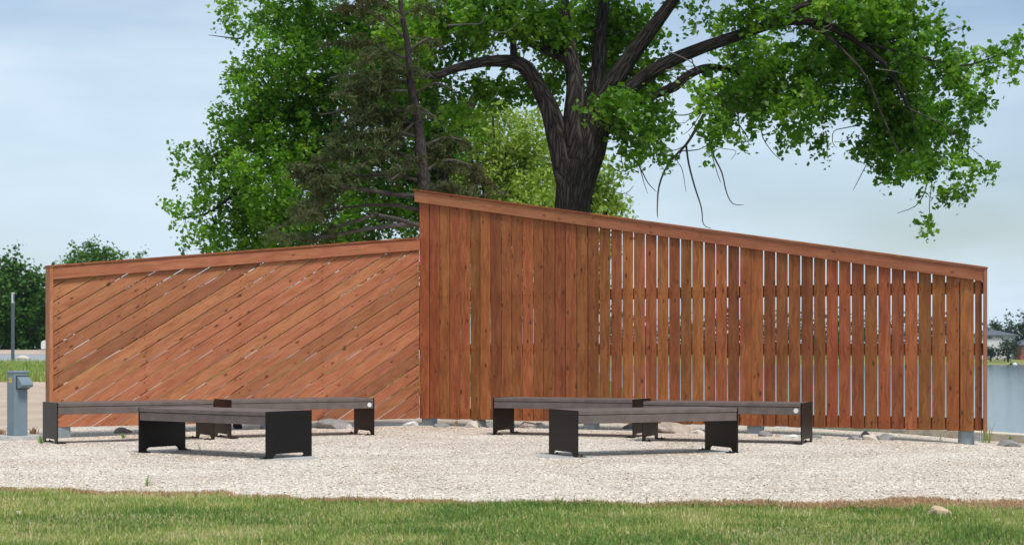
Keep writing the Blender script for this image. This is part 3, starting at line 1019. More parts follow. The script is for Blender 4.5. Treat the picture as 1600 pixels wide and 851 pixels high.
# ------------------------------------------------------------------ trees
def tube_np(pts, rad, seg=10, ridges=0.0, uvs=True, seed=0):
    """smooth tube through pts (list of Vector) with radii; returns V, quads, uv"""
    pts = [Vector(p) for p in pts]
    # resample with Catmull-Rom
    P_, R_ = [], []
    n = len(pts)
    sub = 6 if seg >= 8 else 3
    for i in range(n - 1):
        p0 = pts[max(i - 1, 0)]; p1 = pts[i]; p2 = pts[i + 1]; p3 = pts[min(i + 2, n - 1)]
        for k in range(sub):
            t = k / sub
            q = .5 * ((2 * p1) + (p2 - p0) * t + (2 * p0 - 5 * p1 + 4 * p2 - p3) * t * t + (3 * p1 - p0 - 3 * p2 + p3) * t ** 3)
            P_.append(q); R_.append(rad[i] * (1 - t) + rad[i + 1] * t)
    P_.append(pts[-1]); R_.append(rad[-1])
    m_ = len(P_)
    V, UV = [], []
    ref = Vector((0.13, -1, .07)).normalized()
    ln = 0
    for i in range(m_):
        tdir = (P_[min(i + 1, m_ - 1)] - P_[max(i - 1, 0)]).normalized()
        a = ref - tdir * ref.dot(tdir)
        if a.length < .05: a = Vector((1, 0, 0)) - tdir * tdir.x
        a.normalize()
        b_ = tdir.cross(a)
        if i: ln += (P_[i] - P_[i - 1]).length
        for k in range(seg):
            th = 2 * math.pi * k / seg
            r = R_[i]
            if ridges:
                r *= 1 + ridges * (mnoise.noise(Vector((math.cos(th) * 2.1, math.sin(th) * 2.1, ln * .8 + seed))) + .5 * mnoise.noise(Vector((math.cos(th) * 6, math.sin(th) * 6, ln * 1.3 + seed))) + (.55 * abs(mnoise.noise(Vector((math.cos(th) * 13, math.sin(th) * 13, ln * 1.6 + seed)))) if seg > 30 else 0))
            V.append(P_[i] + (a * math.cos(th) + b_ * math.sin(th)) * r)
            UV.append((th / (2 * math.pi) * 2 * math.pi * max(R_[0], R_[i]), ln))
    Q = []
    for i in range(m_ - 1):
        for k in range(seg):
            k2 = (k + 1) % seg
            Q.append((i * seg + k, i * seg + k2, (i + 1) * seg + k2, (i + 1) * seg + k))
    return V, Q, UV


def tubes_mesh(name, list_, mat, parent, seg=8, ridges=0.0):
    Va, Qa, U = [], [], []
    for j, (pts, rad) in enumerate(list_):
        V, Q, UV = tube_np(pts, rad, seg, ridges, seed=j * 5.1)
        o_ = len(Va)
        Va += [tuple(v) for v in V]
        for q in Q:
            Qa.append(tuple(i + o_ for i in q))
            us = [UV[i] for i in q]
            # close the seam
            if abs(us[0][0] - us[1][0]) > 1.5 * abs(UV[1][0] - UV[0][0] or .1) and us[1][0] < us[0][0]:
                w = us[0][0] + (UV[1][0] - UV[0][0])
                us = [us[0], (w, us[1][1]), (w, us[2][1]), us[3]]
            U += us
    off = parent.location if parent else Vector()
    V = np.array(Va) - np.array(off[:])
    me = np_mesh(name, V, 4, np.array(Qa), smooth=True)
    uv = me.uv_layers.new(name='UVMap')
    uv.data.foreach_set('uv', np.array(U, np.float32).ravel())
    return put(name, me, mat, parent)


def leaf_mesh(name, C, size, mat, parent, seed, attr, elong=1.0, up=.5, wd=.46):
    """C (n,3) leaf centres; one folded four-corner leaf each"""
    rg = np.random.default_rng(seed)
    n = len(C)
    nrm = rg.normal(size=(n, 3)); nrm[:, 2] = np.abs(nrm[:, 2]) * (1 + up) + up * .4
    nrm /= np.linalg.norm(nrm, axis=1)[:, None]
    a = rg.normal(size=(n, 3)); a[:, 2] -= .5
    a -= nrm * (a * nrm).sum(1)[:, None]
    a /= np.linalg.norm(a, axis=1)[:, None]
    b_ = np.cross(nrm, a)
    s = (size * (.45 + .95 * rg.random(n)))[:, None]
    v0 = C - a * s * .5 * elong
    v1 = C - a * s * .08 * elong + b_ * s * wd + nrm * s * .1
    v2 = C + a * s * .55 * elong
    v3 = C - a * s * .08 * elong - b_ * s * wd + nrm * s * .1
    V = np.stack([v0, v1, v2, v3], 1).reshape(-1, 3) - np.array(parent.location[:])
    T = np.array([[0, 1, 2], [0, 2, 3]])
    idx = (T[None] + 4 * np.arange(n)[:, None, None]).reshape(-1)
    me = np_mesh(name, V, 3, idx, np.repeat(attr, 2))
    return tag(put(name, me, mat, parent), kind='stuff')


def shoots(blobs, dbase, dens, rg, nleaf=24, slen=.5, spread=.085, depth=.9, droop=.35, clump=True):
    """blobs: (px,py,rx,ry,k[,depth offset]).  returns leaf centres, attr, and shoot starts"""
    C, A, S = [], [], []
    for bl in blobs:
        px, py, rx, ry, kd = bl[:5]
        off = bl[5] if len(bl) > 5 else rg.normal(0, depth * .6)
        d = dbase + off
        c = np.array(P(px, py, d)[:])
        sx, sz = rx * d / F, ry * d / F
        sy = max(.45, .85 * min(sx, sz) + .3)
        vol = 4.19 * sx * sz
        n = max(3, int(vol * dens * kd))
        v = rg.normal(size=(n, 3)); v /= np.linalg.norm(v, axis=1)[:, None]
        v *= (rg.random(n) ** (1 / 2.6))[:, None]
        st = c + v * np.array([sx, sy, sz]) * .92
        tone = rg.normal(0, .10) 
        for j in range(n):
            dr = v[j] * .8 + rg.normal(size=3) * .55
            dr[2] -= droop
            dr /= np.linalg.norm(dr) + 1e-6
            m_ = int(nleaf * (.6 + .8 * rg.random()))
            ln = slen * (.6 + .7 * rg.random())
            tt = rg.random(m_)
            q = st[j] + dr * (tt * ln)[:, None] + rg.normal(0, spread, (m_, 3))
            q[:, 2] -= .12 * tt ** 2
            C.append(q)
            A.append(np.clip(.45 + tone + rg.normal(0, .17) + rg.normal(0, .15, m_), 0, 1))
            S.append((st[j], dr, ln))
    return np.concatenate(C), np.concatenate(A), S


def twigs_for(S, skel, rg, every=3, r0=.012):
    """thin bent twigs running from the nearest limb point to the shoots"""
    K = np.array([p[:] for p in skel])
    out = []
    for j, (st, dr, ln) in enumerate(S):
        if j % every: continue
        dd = np.linalg.norm(K - st, axis=1) + .35 * np.maximum(0, K[:, 2] - st[2])
        k = K[np.argmin(dd)]
        v = st - k
        D = np.linalg.norm(v)
        if D > 4.5:
            k = st - v / D * 1.6; v = st - k; D = 1.6
        mid1 = k + v * .35 + rg.normal(0, .06 * D, 3) + np.array([0, 0, .08 * D])
        mid2 = k + v * .7 + rg.normal(0, .05 * D, 3) + np.array([0, 0, .07 * D])
        out.append(([k, mid1, mid2, st, st + dr * ln * .8], [r0 * (.7 + .35 * D), r0 * (.6 + .2 * D), r0 * .8, r0 * .5, r0 * .25]))
    return out


def limb(pts, dbase, doffs=None):
    """pts: (px,py,width px); returns points and radii"""
    PP, RR = [], []
    for i, (x, y, w) in enumerate(pts):
        d = dbase + (doffs[i] if doffs else 0)
        PP.append(P(x, y, d)); RR.append(w * d / F / 2)
    return PP, RR


def densify(PP, n=6):
    out = []
    for a, b_ in zip(PP[:-1], PP[1:]):
        for k in range(n): out.append(a.lerp(b_, k / n))
    out.append(PP[-1])
    return out


# ---- the big cottonwood behind the tall fence
DT = 32.0
bz = g1((890 - CX) * DT / F, DT)
cw = empty('cottonwood_tree', ((890 - CX) * DT / F, DT, bz))
tag(cw, 'big cottonwood with a thick furrowed trunk rising behind the tall fence', 'tree')
base_y = YH + (H - bz) * F / DT
trunk = limb([(880, base_y + 20, 92), (882, base_y - 40, 70), (885, 430, 60), (893, 330, 54), (901, 275, 62), (911, 232, 72), (918, 200, 66), (926, 172, 48)], DT)
tubes_mesh('trunk', [trunk], M_BARK, cw, 96, .10)
LM = [
    # left limb
    ([(893, 325, 30), (884, 268, 46), (872, 215, 42), (860, 175, 36), (838, 130, 30), (812, 100, 26), (765, 96, 20), (715, 106, 16), (680, 118, 12), (640, 112, 8)], [0, -.1, -.2, -.3, -.4, -.5, -.7, -.9, -1.0, -1.1]),
    # centre limb
    ([(898, 290, 30), (902, 240, 48), (897, 190, 40), (899, 140, 34), (893, 95, 28), (884, 50, 24), (880, 0, 20), (872, -80, 14)], [0, -.2, -.3, -.3, -.2, 0, .2, .5]),
    ([(920, 215, 50), (925, 165, 36), (935, 110, 28), (938, 55, 24), (944, 0, 20), (950, -90, 12)], [.1, .2, .3, .5, .7, 1.0]),
    # centre-right limb
    ([(915, 235, 56), (932, 180, 46), (955, 135, 36), (985, 90, 30), (1015, 50, 26), (1045, 10, 22), (1085, -50, 16)], [-.1, -.2, -.4, -.6, -.8, -1.0, -1.2]),
    # long right limb
    ([(938, 200, 44), (965, 160, 34), (1005, 122, 27), (1045, 97, 24), (1095, 76, 22), (1150, 57, 21), (1200, 40, 18), (1245, 33, 15), (1290, 40, 12), (1340, 66, 9), (1390, 110, 7), (1420, 170, 5)], [-.1, -.3, -.6, -.8, -1.0, -1.2, -1.3, -1.4, -1.5, -1.6, -1.7, -1.8]),
    # stub below it
    ([(945, 185, 34), (985, 162, 20), (1030, 145, 17), (1055, 135, 18), (1075, 118, 16), (1105, 106, 12), (1140, 110, 8), (1180, 128, 5)], [0, .1, .2, .3, .4, .5, .6, .7]),
    # upper left
    ([(893, 95, 24), (870, 85, 18), (835, 70, 16), (800, 48, 14), (740, 36, 13), (700, 40, 11), (655, 30, 7)], [-.2, .1, .4, .7, .9, 1.0, 1.1]),
    ([(803, 100, 12), (802, 55, 10), (803, 0, 9), (806, -60, 7)], [-.5, -.45, -.4, -.4]),
    ([(1200, 42, 12), (1250, 10, 9), (1330, -10, 7), (1400, 10, 5), (1450, 40, 4)], [-1.3, -1.0, -.8, -.6, -.5]),
    ([(1262, 36, 6), (1300, 62, 5), (1352, 118, 3.6), (1378, 180, 3), (1405, 240, 2)], [-1.4, -1.7, -2.0, -2.2, -2.4]),
    ([(1340, 66, 5), (1420, 84, 3.4), (1500, 103, 2.6), (1570, 82, 1.4)], [-1.6, -1.5, -1.4, -1.3]),
]
skel = []
for (pl, dof) in LM:
    lm = limb([(q[0], q[1], q[2] * (.84 if q[2] > 14 else 1)) for q in pl], DT, dof)
    skel += densify(lm[0])
    tubes_mesh('limb', [lm], M_BARK, cw, 48 if max(q[2] for q in pl) > 20 else 10, .08)
CB = [  # leaf masses
    (1250, 8, 70, 24, .9), (1330, 10, 70, 30, 1), (1400, 15, 60, 34, 1), (1180, 12, 50, 22, .8), (1160, 40, 34, 14, .5),
    (1330, 70, 50, 40, 1), (1385, 80, 60, 50, 1.1), (1440, 60, 34, 26, .7), (1300, 100, 36, 34, .8), (1290, 150, 34, 24, .7), (1330, 160, 30, 24, .7),
    (1400, 150, 60, 48, 1.2), (1390, 215, 50, 40, 1.2), (1440, 190, 44, 40, 1), (1420, 262, 34, 20, .8), (1375, 262, 16, 12, .5), (1460, 240, 36, 26, .8),
    (1470, 110, 44, 26, .9), (1520, 95, 32, 20, .9), (1562, 80, 26, 14, .9), (1586, 70, 12, 8, .8), (1560, 102, 12, 8, .6),
    (1500, 155, 40, 16, .8), (1545, 155, 24, 9, .8), (1480, 215, 30, 20, .7), (1520, 252, 26, 12, .8), (1545, 256, 12, 7, .7), (1500, 280, 22, 11, .5),
    (1460, 300, 18, 12, .6), (1488, 303, 14, 9, .6), (1456, 340, 6, 9, .7), (1480, 45, 12, 8, .4),
    (1190, 95, 48, 26, 1), (1160, 130, 42, 32, 1.1), (1215, 130, 44, 36, 1.1), (1250, 150, 24, 24, .8), (1190, 172, 34, 20, .8), (1230, 185, 22, 16, .7),
    (1225, 218, 14, 14, .7), (1250, 203, 12, 9, .6), (1125, 205, 22, 22, .9), (1140, 165, 30, 26, .9), (1100, 150, 28, 20, .7), (1145, 70, 28, 14, .6),
    (1275, 175, 14, 14, .6), (1290, 205, 14, 14, .6), (1265, 110, 26, 26, .7),
    (990, 125, 36, 24, .9, 1.9), (960, 150, 34, 26, .9), (1000, 170, 40, 30, 1), (1025, 205, 26, 22, .9), (975, 205, 34, 24, 1), (1000, 232, 28, 16, .8), (1030, 238, 14, 10, .7),
    (1030, 120, 18, 16, .5), (940, 110, 26, 22, .7, 1.9), (1055, 95, 14, 12, .4, 1.9), (1075, 12, 20, 12, .5), (1085, 25, 10, 8, .5), 
    (945, 20, 44, 34, 1, 1.9), (985, 40, 40, 36, 1, 1.9), (960, 80, 36, 24, .8, 1.9), (905, 25, 44, 34, 1.0, 1.9), (860, 40, 46, 34, 1), (820, 20, 46, 28, 1), (760, 25, 52, 32, 1), (700, 20, 50, 30, 1),
    (800, 130, 40, 22, .8, 1.9), (760, 140, 34, 20, .8, 1.9), (855, 110, 26, 26, .7, 1.9), (720, 60, 50, 24, .9, 1.9), (870, 140, 14, 18, .5, 1.9), (905, 130, 14, 16, .5, 1.9), (725, 170, 34, 22, .6),
    (925, 75, 34, 30, .8, 1.9), (1000, 95, 26, 20, .7, 1.9), (880, 95, 24, 20, .6, 1.9), (1120, 55, 26, 14, .5, 1.9), (1185, 60, 30, 14, .6, 1.9), (1260, 75, 34, 20, .8), (1345, 40, 60, 34, .9), (640, 40, 50, 40, 1), (660, 100, 40, 30, .8), (1018, 60, 20, 20, .4, 1.5), (1105, 118, 18, 14, .5),
    # the crown above the frame
    (700, -60, 110, 60, .35), (850, -70, 120, 70, .35), (1000, -90, 120, 70, .3), (1180, -70, 120, 60, .35), (1330, -60, 100, 50, .4), (950, -200, 200, 80, .2), (1150, -180, 160, 70, .2), (760, -180, 140, 70, .2),
]
rg = np.random.default_rng(77)
C, A, S = shoots(CB, DT - .3, 48, rg, 30, .36, .070, 1.5, .45)
leaf_mesh('crown', C, .100, M_LEAF, cw, 78, A, 1.0, .25)
tubes_mesh('twigs', twigs_for(S, skel, rg, 28, .010), M_TWIG, cw, 4)['kind'] = 'stuff'
# dead hanging branches
DB = [
    [(1110, 130, 7), (1106, 165, 6), (1088, 200, 5.2), (1072, 226, 4.6), (1045, 255, 3.6), (1030, 290, 2.8), (1027, 328, 1.8), (1028, 340, 1)],
    [(1072, 226, 3.6), (1076, 255, 3), (1085, 290, 2.6), (1096, 325, 2), (1099, 350, 1.4), (1112, 357, .8)],
    [(1088, 210, 3.2), (1108, 220, 3), (1116, 245, 2.6), (1128, 270, 2.2), (1135, 300, 1.8), (1145, 318, 1.4), (1162, 320, .8)],
    [(1108, 220, 2), (1112, 240, 1.6), (1120, 268, 1.2), (1126, 285, .8)],
    [(1072, 226, 2), (1060, 233, 1.6), (1040, 238, 1), (1022, 246, .7)],
    [(1066, 235, 1.8), (1058, 250, 1.4), (1066, 265, 1.2), (1072, 300, .7)],
    [(1060, 236, 2.2), (1090, 234, 1.6), (1110, 226, 1.4), (1128, 232, 1), (1150, 236, 1), (1142, 250, .7)],
    [(1152, 170, 2.6), (1156, 205, 2), (1160, 235, 1)],
    [(1155, 195, 2), (1168, 215, 1.6), (1170, 225, 1.2), (1180, 225, .7)],
    [(1165, 173, 2.6), (1186, 190, 2.2), (1192, 215, 1.6), (1207, 238, 1.1), (1223, 252, .7)],
    [(985, 240, 2.4), (1000, 262, 2), (1012, 285, 1.6), (1026, 300, .8)],
    [(1000, 262, 1.6), (1006, 285, 1.2), (1012, 302, .6)], [(970, 244, 1.8), (974, 265, 1)],
    [(950, 256, 1.6), (968, 268, 1.2), (985, 262, .8)], [(960, 300, 1.4), (978, 302, 1.4), (990, 290, .8)], [(978, 302, 1), (988, 309, .7)],
    [(1110, 150, 3), (1085, 175, 2.2), (1060, 180, 1.6), (1040, 172, .8)], [(1085, 175, 1.8), (1070, 192, 1.2), (1048, 190, .7)],
    [(1100, 170, 2), (1080, 200, 1.3), (1068, 210, .8)],
    [(1345, 195, 2), (1320, 200, 1.6), (1303, 205, 1.4), (1301, 222, 1.2), (1307, 231, .7)], [(1335, 205, 1.6), (1322, 220, 1.2), (1303, 222, .8)],
    [(1362, 240, 2), (1355, 255, 1.6), (1342, 280, 1.2), (1333, 297, .7)], [(1450, 270, 2.2), (1445, 300, 1.8), (1430, 322, 1.4), (1402, 333, .8)],
    [(1456, 285, 1.6), (1452, 325, 1.2), (1456, 350, .7)], [(1368, 210, 1.6), (1360, 240, 1)],
]
rdb = random.Random(3)
for i, pl in enumerate(DB):
    off = -.4 + rdb.uniform(-.3, .3)
    lm = limb(pl, DT + off)
    tubes_mesh('dead_branch', [lm], M_DEAD, cw, 6)
PB = [[(765, 50, 3), (790, 50, 2.6), (805, 40, 2.4), (818, 20, 1.6), (835, 14, .8)], [(700, 40, 5), (730, 38, 4), (752, 36, 3.4), (760, 16, 2)],
      [(1290, 15, 3), (1300, 35, 2.6), (1285, 45, 1.8), (1300, 50, 1)], [(1250, 42, 2.4), (1285, 50, 2), (1300, 42, 1.2)], [(1370, 108, 3), (1400, 112, 2.2), (1420, 118, 1)],
      [(1048, 82, 3), (1078, 96, 3), (1092, 110, 2)], [(1040, 110, 4), (1062, 108, 3.4), (1085, 112, 1.6)]]
for pl in PB:
    tubes_mesh('bare_branch', [limb([(q[0], q[1], q[2] * .6) for q in pl], DT - 1.9)], M_PALETWIG, cw, 6)

# ---- leafy poplar left of it
DP = 35.0
pz = g1((700 - CX) * DP / F, DP)
pop = empty('poplar_tree', ((695 - CX) * DP / F, DP, pz))
tag(pop, 'leafy green tree behind the diagonal fence, its branches reaching far left', 'tree')
by = YH + (H - pz) * F / DP
tubes_mesh('trunk', [limb([(690, by + 15, 60), (688, 400, 46), (684, 330, 42), (684, 280, 40), (690, 240, 30)], DP)], M_BARK, pop, 20, .08)
PL = [([(686, 290, 34), (684, 240, 24), (682, 190, 20), (676, 130, 16), (660, 60, 12), (640, -20, 8)], [0, 0, 0, .2, .4, .6]),
      ([(688, 280, 34), (700, 240, 26), (715, 200, 22), (735, 165, 16), (755, 130, 10)], [0, .1, .2, .3, .4]),
      ([(684, 320, 26), (640, 280, 14), (580, 250, 12), (520, 235, 10), (450, 250, 8), (390, 285, 6), (330, 330, 4), (290, 340, 2)], [0, .1, .2, .2, 0, -.1, -.2, -.3]),
      ([(684, 240, 22), (640, 190, 14), (590, 150, 12), (530, 120, 10), (470, 130, 7), (410, 170, 5), (370, 195, 3)], [0, .3, .5, .6, .6, .5, .4]),
      ([(680, 170, 18), (630, 110, 12), (580, 60, 11), (520, 25, 9), (450, 15, 6), (385, 25, 3)], [.1, .4, .7, .9, 1.1, 1.2]),
      ([(470, 245, 7), (420, 225, 6), (360, 240, 4), (310, 245, 2)], [.1, .2, .3, .3]),
      ([(470, 20, 4), (420, 35, 4), (390, 48, 3.4), (375, 60, 3), (350, 58, 1.6), (326, 55, .8)], [1.1, 1.0, .9, .9, .9, .9])]
skel = []
for pl, dof in PL:
    lm = limb(pl, DP, dof)
    skel += densify(lm[0])
    tubes_mesh('limb', [lm], M_BARK, pop, 10, .05)
PBL = [
    (400, 10, 44, 14, .8), (370, 28, 22, 10, .8), (352, 36, 9, 7, .8), (440, 25, 44, 22, .8), (405, 62, 22, 10, .4), (395, 80, 8, 6, .6),
    (490, 40, 60, 44, 1), (560, 40, 60, 50, 1), (620, 60, 50, 60, .9), (470, 90, 54, 40, 1), (430, 105, 34, 26, .9), (540, 110, 60, 50, 1), (600, 140, 50, 50, .9),
    (385, 118, 26, 22, .9), (362, 105, 7, 9, .6), (372, 138, 15, 8, .7), (400, 150, 40, 26, 1), (440, 160, 50, 40, 1.1), (500, 180, 60, 50, 1.1), (375, 185, 34, 24, 1), (345, 178, 16, 13, .9),
    (360, 215, 20, 16, .8), (405, 210, 48, 36, 1.1), (460, 240, 54, 46, 1.1), (530, 260, 60, 56, 1), (600, 250, 60, 60, .9), (660, 220, 50, 60, .8), 
    (400, 255, 44, 26, .9), (345, 250, 38, 20, .9), (312, 240, 22, 12, .8), (292, 255, 11, 7, .8), (318, 235, 12, 9, .8), (310, 268, 18, 10, .7), (345, 285, 30, 17, .8),
    (300, 312, 22, 12, .8), (280, 328, 17, 8, .8), (295, 348, 12, 16, .7), (294, 368, 6, 8, .6), (330, 305, 15, 10, .6), (312, 330, 12, 9, .5),
    (385, 310, 40, 32, 1), (430, 305, 50, 40, 1.1), (350, 345, 28, 22, .9), (330, 372, 22, 12, .8), (400, 360, 50, 34, 1.1), (460, 340, 50, 46, 1), (320, 385, 16, 8, .7), (370, 390, 40, 14, .9),
    (520, 340, 60, 50, .9), (590, 330, 60, 54, .8), (650, 330, 50, 50, .7), (480, 400, 80, 30, .7), (580, 400, 80, 30, .6), (640, 150, 50, 60, .8), (700, 140, 40, 40, .6), (720, 210, 34, 30, .5),
    (480, -40, 90, 40, .4), (600, -50, 110, 50, .4), (540, -130, 140, 60, .25), (680, -110, 120, 60, .25),
]
C, A, S = shoots(PBL, DP, 40, rg, 32, .40, .082, 1.3, .3)
leaf_mesh('crown', C, .090, M_LEAF2, pop, 79, A, 1.0, .3)
tubes_mesh('twigs', twigs_for(S, skel, rg, 30, .010), M_TWIG, pop, 4)['kind'] = 'stuff'

# ---- half-bare spruce in front of it
DS = 28.5
spz = g1((665 - CX) * DS / F, DS)
spr = empty('spruce_tree', ((668 - CX) * DS / F, DS, spz))
tag(spr, 'half bare brownish spruce with drooping grey branches behind the fence corner', 'tree')
by = YH + (H - spz) * F / DS
tubes_mesh('trunk', [limb([(674, by + 10, 32), (671, 420, 26), (666, 320, 23), (659, 260, 20), (653, 190, 15), (642, 130, 12.5), (637, 70, 10), (628, 20, 8), (622, -40, 6.5), (614, -140, 6)], DS)], M_SPBARK, spr, 16, .08)
SB = [
    [(664, 305, 8), (630, 305, 8), (580, 298, 7), (540, 292, 6), (505, 288, 4), (470, 270, 2)],
    [(540, 292, 4), (505, 302, 3), (480, 320, 2.4), (468, 335, 1.4)], [(530, 292, 3), (510, 310, 2.4), (492, 330, 1.6), (485, 340, 1)],
    [(668, 350, 8), (620, 352, 7), (570, 358, 6), (520, 368, 5), (470, 370, 3), (425, 372, 2)], [(520, 368, 4), (470, 374, 3.4), (440, 365, 2.2), (430, 358, 1.2)],
    [(585, 336, 6), (560, 344, 5), (535, 352, 4), (515, 356, 2)], [(660, 355, 7), (620, 342, 7), (590, 336, 5)],
    [(658, 250, 7), (620, 240, 6), (570, 236, 5), (530, 240, 3), (490, 250, 1.6)], [(655, 215, 6), (610, 205, 5), (560, 212, 4), (520, 225, 2)],
    [(648, 130, 6), (620, 124, 6), (580, 116, 5), (540, 118, 3.6), (515, 122, 1.4)], [(640, 142, 5), (600, 142, 4), (585, 142, 3), (572, 160, 3), (566, 186, 1.6)],
    [(638, 95, 5), (600, 75, 4), (560, 66, 3), (520, 70, 2)], [(642, 115, 5), (600, 82, 3.4), (570, 95, 2)], [(632, 60, 4), (600, 30, 3), (560, 10, 2), (530, 12, 1)],
    [(625, 20, 4), (590, -5, 3), (550, -10, 2)], [(645, 170, 5), (600, 178, 4), (550, 172, 3), (500, 180, 2)], [(650, 190, 5), (605, 228, 4), (560, 262, 3), (520, 275, 2)],
    [(660, 270, 6), (700, 250, 5), (740, 262, 3), (765, 285, 2)], [(662, 300, 6), (700, 290, 5), (730, 302, 4), (760, 318, 2)], [(655, 230, 5), (700, 215, 4), (735, 225, 2)],
    [(645, 150, 4), (680, 130, 3), (705, 140, 2)], [(636, 80, 4), (670, 60, 3), (690, 70, 2)], [(628, 25, 3), (660, 10, 2), (680, 15, 1)], [(656, 228, 4), (672, 238, 3), (690, 250, 1.4)], [(648, 165, 4), (664, 172, 3), (684, 186, 1.4)], [(662, 285, 4), (680, 300, 3), (700, 318, 1.4)], [(640, 105, 3.4), (656, 108, 2.6), (676, 120, 1.2)], [(650, 180, 4), (630, 200, 3), (600, 215, 1.6)], [(657, 240, 4), (636, 262, 3), (605, 285, 1.6)],
    [(668, 330, 7), (610, 320, 6), (560, 322, 4), (510, 330, 3), (460, 345, 2), (420, 362, 1)], [(664, 285, 6), (610, 272, 5), (560, 275, 4), (510, 268, 3), (470, 262, 1.6)],
    [(655, 205, 5), (620, 180, 4), (585, 190, 3), (540, 198, 2)], [(640, 120, 5), (610, 110, 4), (575, 130, 3), (545, 140, 2), (520, 150, 1)],
]
rs = np.random.default_rng(15)
NC, NA, NT = [], [], []
SBL = []
for i, pl in enumerate(SB):
    side = 1 if i % 2 else -1
    dof = [side * .5 * k / (len(pl) - 1) * (1 + (i * 7 % 5) * .3) for k in range(len(pl))]
    lm = limb(pl, DS, dof)
    tubes_mesh('branch', [lm], M_PALETWIG if i in (3, 5, 9, 10) else M_TWIG, spr, 6)
    pts = densify(lm[0], 14)
    m_ = len(pts)
    for k in range(int(m_ * .22), m_):
        for rep in range(2):
            p = np.array(pts[k][:])
            ln = .14 + .30 * rs.random()
            a = rs.random() * 6.283
            dr = np.array([math.cos(a) * .8 - .35, math.sin(a) * .8, -.2 - .4 * rs.random()])
            if rs.random() < .35: dr[2] = .15
            dr /= np.linalg.norm(dr)
            e = p + dr * ln
            bare = (vnoise(p[0:1], p[2:3], .9, 5)[0] + .3 * rs.random()) < .72
            if not bare or rs.random() < .35: SBL.append(([p, p + dr * ln * .5 + np.array([0, 0, .02]), e], [.006, .004, .002]))
            if bare: continue
            q_ = 26
            tt = rs.random(q_)
            NC.append(p + dr * (tt * ln)[:, None] + rs.normal(0, .022, (q_, 3)))
            NA.append(np.clip(.35 + .45 * (vnoise(p[0:1], p[2:3], .7, 9)[0] - .35) * 2 + rs.normal(0, .15, q_), 0, 1))
tubes_mesh('bare_twigs', SBL, M_TWIG, spr, 3)['kind'] = 'stuff'
C = np.concatenate(NC); A = np.concatenate(NA)
leaf_mesh('needles', C, .075, M_NEEDLE, spr, 80, A, 1.5, .1, .13)

# ---- pale willow bushes farther back
def bush(name, label, blobs, dbase, stem_px, stem_y, mat, dens, leaf, elong, seed, nleaf=24, slen=.5, spread=.12, group=None, cat='tree', bark=None, stem_w=10):
    rgx = np.random.default_rng(seed)
    X = (stem_px - CX) * dbase / F
    z = g1(X, dbase)
    r = empty(name, (X, dbase, z))
    tag(r, label, cat, group)
    by_ = YH + (H - z) * F / dbase
    stems = []
    for k, bl in enumerate(blobs[:6]):
        stems.append(limb([(stem_px, by_ + 4, stem_w), ((stem_px * 2 + bl[0]) / 3, by_ * .55 + bl[1] * .45, stem_w * .7), (bl[0], bl[1], stem_w * .25)], dbase))
    tubes_mesh('trunk', stems, bark or M_BARK, r, 6)
    C, A, S = shoots(blobs, dbase, dens, rgx, nleaf, slen, spread, .9, .3)
    leaf_mesh('crown', C, leaf, mat, r, seed + 1, A, elong, .3)
    return r


bush('willow_tree', 'pale yellow green willow seen between the spruce and the thick trunk',
     [(770, 180, 44, 26, 1), (730, 215, 40, 34, 1), (790, 225, 50, 40, 1.1), (840, 215, 34, 40, 1), (750, 265, 60, 36, 1.1), (820, 275, 60, 40, 1.1), (720, 300, 50, 34, 1), (790, 320, 70, 30, 1), (850, 310, 50, 40, 1), (760, 370, 90, 40, .7), (850, 380, 80, 40, .6), (760, 440, 100, 60, .5)],
     46, 790, 0, M_WILLOW, 34, .075, 1.6, 201, 30, .5, .13)
bush('willow_tree', 'pale yellow green willow at the right side of the thick trunk',
     [(935, 275, 30, 22, 1), (925, 305, 40, 26, 1), (952, 308, 22, 20, .8), (955, 330, 24, 14, .8), (915, 250, 26, 18, .7), (972, 328, 9, 7, .7), (925, 350, 50, 30, .7), (910, 410, 60, 50, .5)],
     46, 915, 0, M_WILLOW, 30, .09, 1.5, 205, 28, .45, .12)

# ---- tree line beyond the road
TL = [(-30, 405, 46, 'darkest broad tree at the left edge of the tree line'), (12, 402, 34, 'rounded dark tree just left of the lamp post'), (50, 418, 36, 'dark green tree between the lamp post and the fence'),
      (100, 425, 40, 'dark tree partly hidden by the left end of the fence'), (160, 430, 46, None), (225, 432, 46, None), (290, 436, 46, None), (360, 430, 46, None), (430, 436, 46, None), (505, 440, 46, None), (580, 440, 46, None), (650, 440, 46, None)]
rt = random.Random(12)
for i, (px, ty, hw, lb) in enumerate(TL):
    d = 158 + rt.uniform(-5, 8)
    base = YH + (H - g1((px - CX) * d / F, d)) * F / d
    bl = []
    hh = base - ty
    for k in range(15):
        f = k / 14
        yy = ty + 12 + f * (hh - 26)
        ww = hw * (.35 + .65 * math.sin(min(1, f * 1.35 + .12) * math.pi * .62))
        bl.append((px + rt.uniform(-.6, .6) * ww, yy, ww * rt.uniform(.45, .7), hh * rt.uniform(.09, .15), 1))
    bush('roadside_tree', lb or 'dark tree of the row behind the diagonal fence, glimpsed through its gaps', bl, d, px, 0, M_FARLEAF, 3.6, .34, 1.0, 300 + i * 3, 26, 1.3, .42, 'trees beyond the road', stem_w=7)
bush('roadside_tree', 'bright green treetop showing above the left part of the diagonal fence',
     [(145, 388, 16, 9, 1), (125, 398, 22, 8, 1), (165, 398, 26, 9, 1), (150, 402, 40, 14, 1), (103, 404, 5, 4, .8), (190, 404, 14, 6, 1), (212, 404, 7, 3, .7), (150, 430, 46, 20, 1), (150, 470, 46, 30, 1), (150, 510, 40, 20, .8)],
     210, 150, 0, M_FARBRIGHT, 2.2, .34, 1.0, 390, 26, 1.3, .4, 'trees beyond the road', stem_w=7)

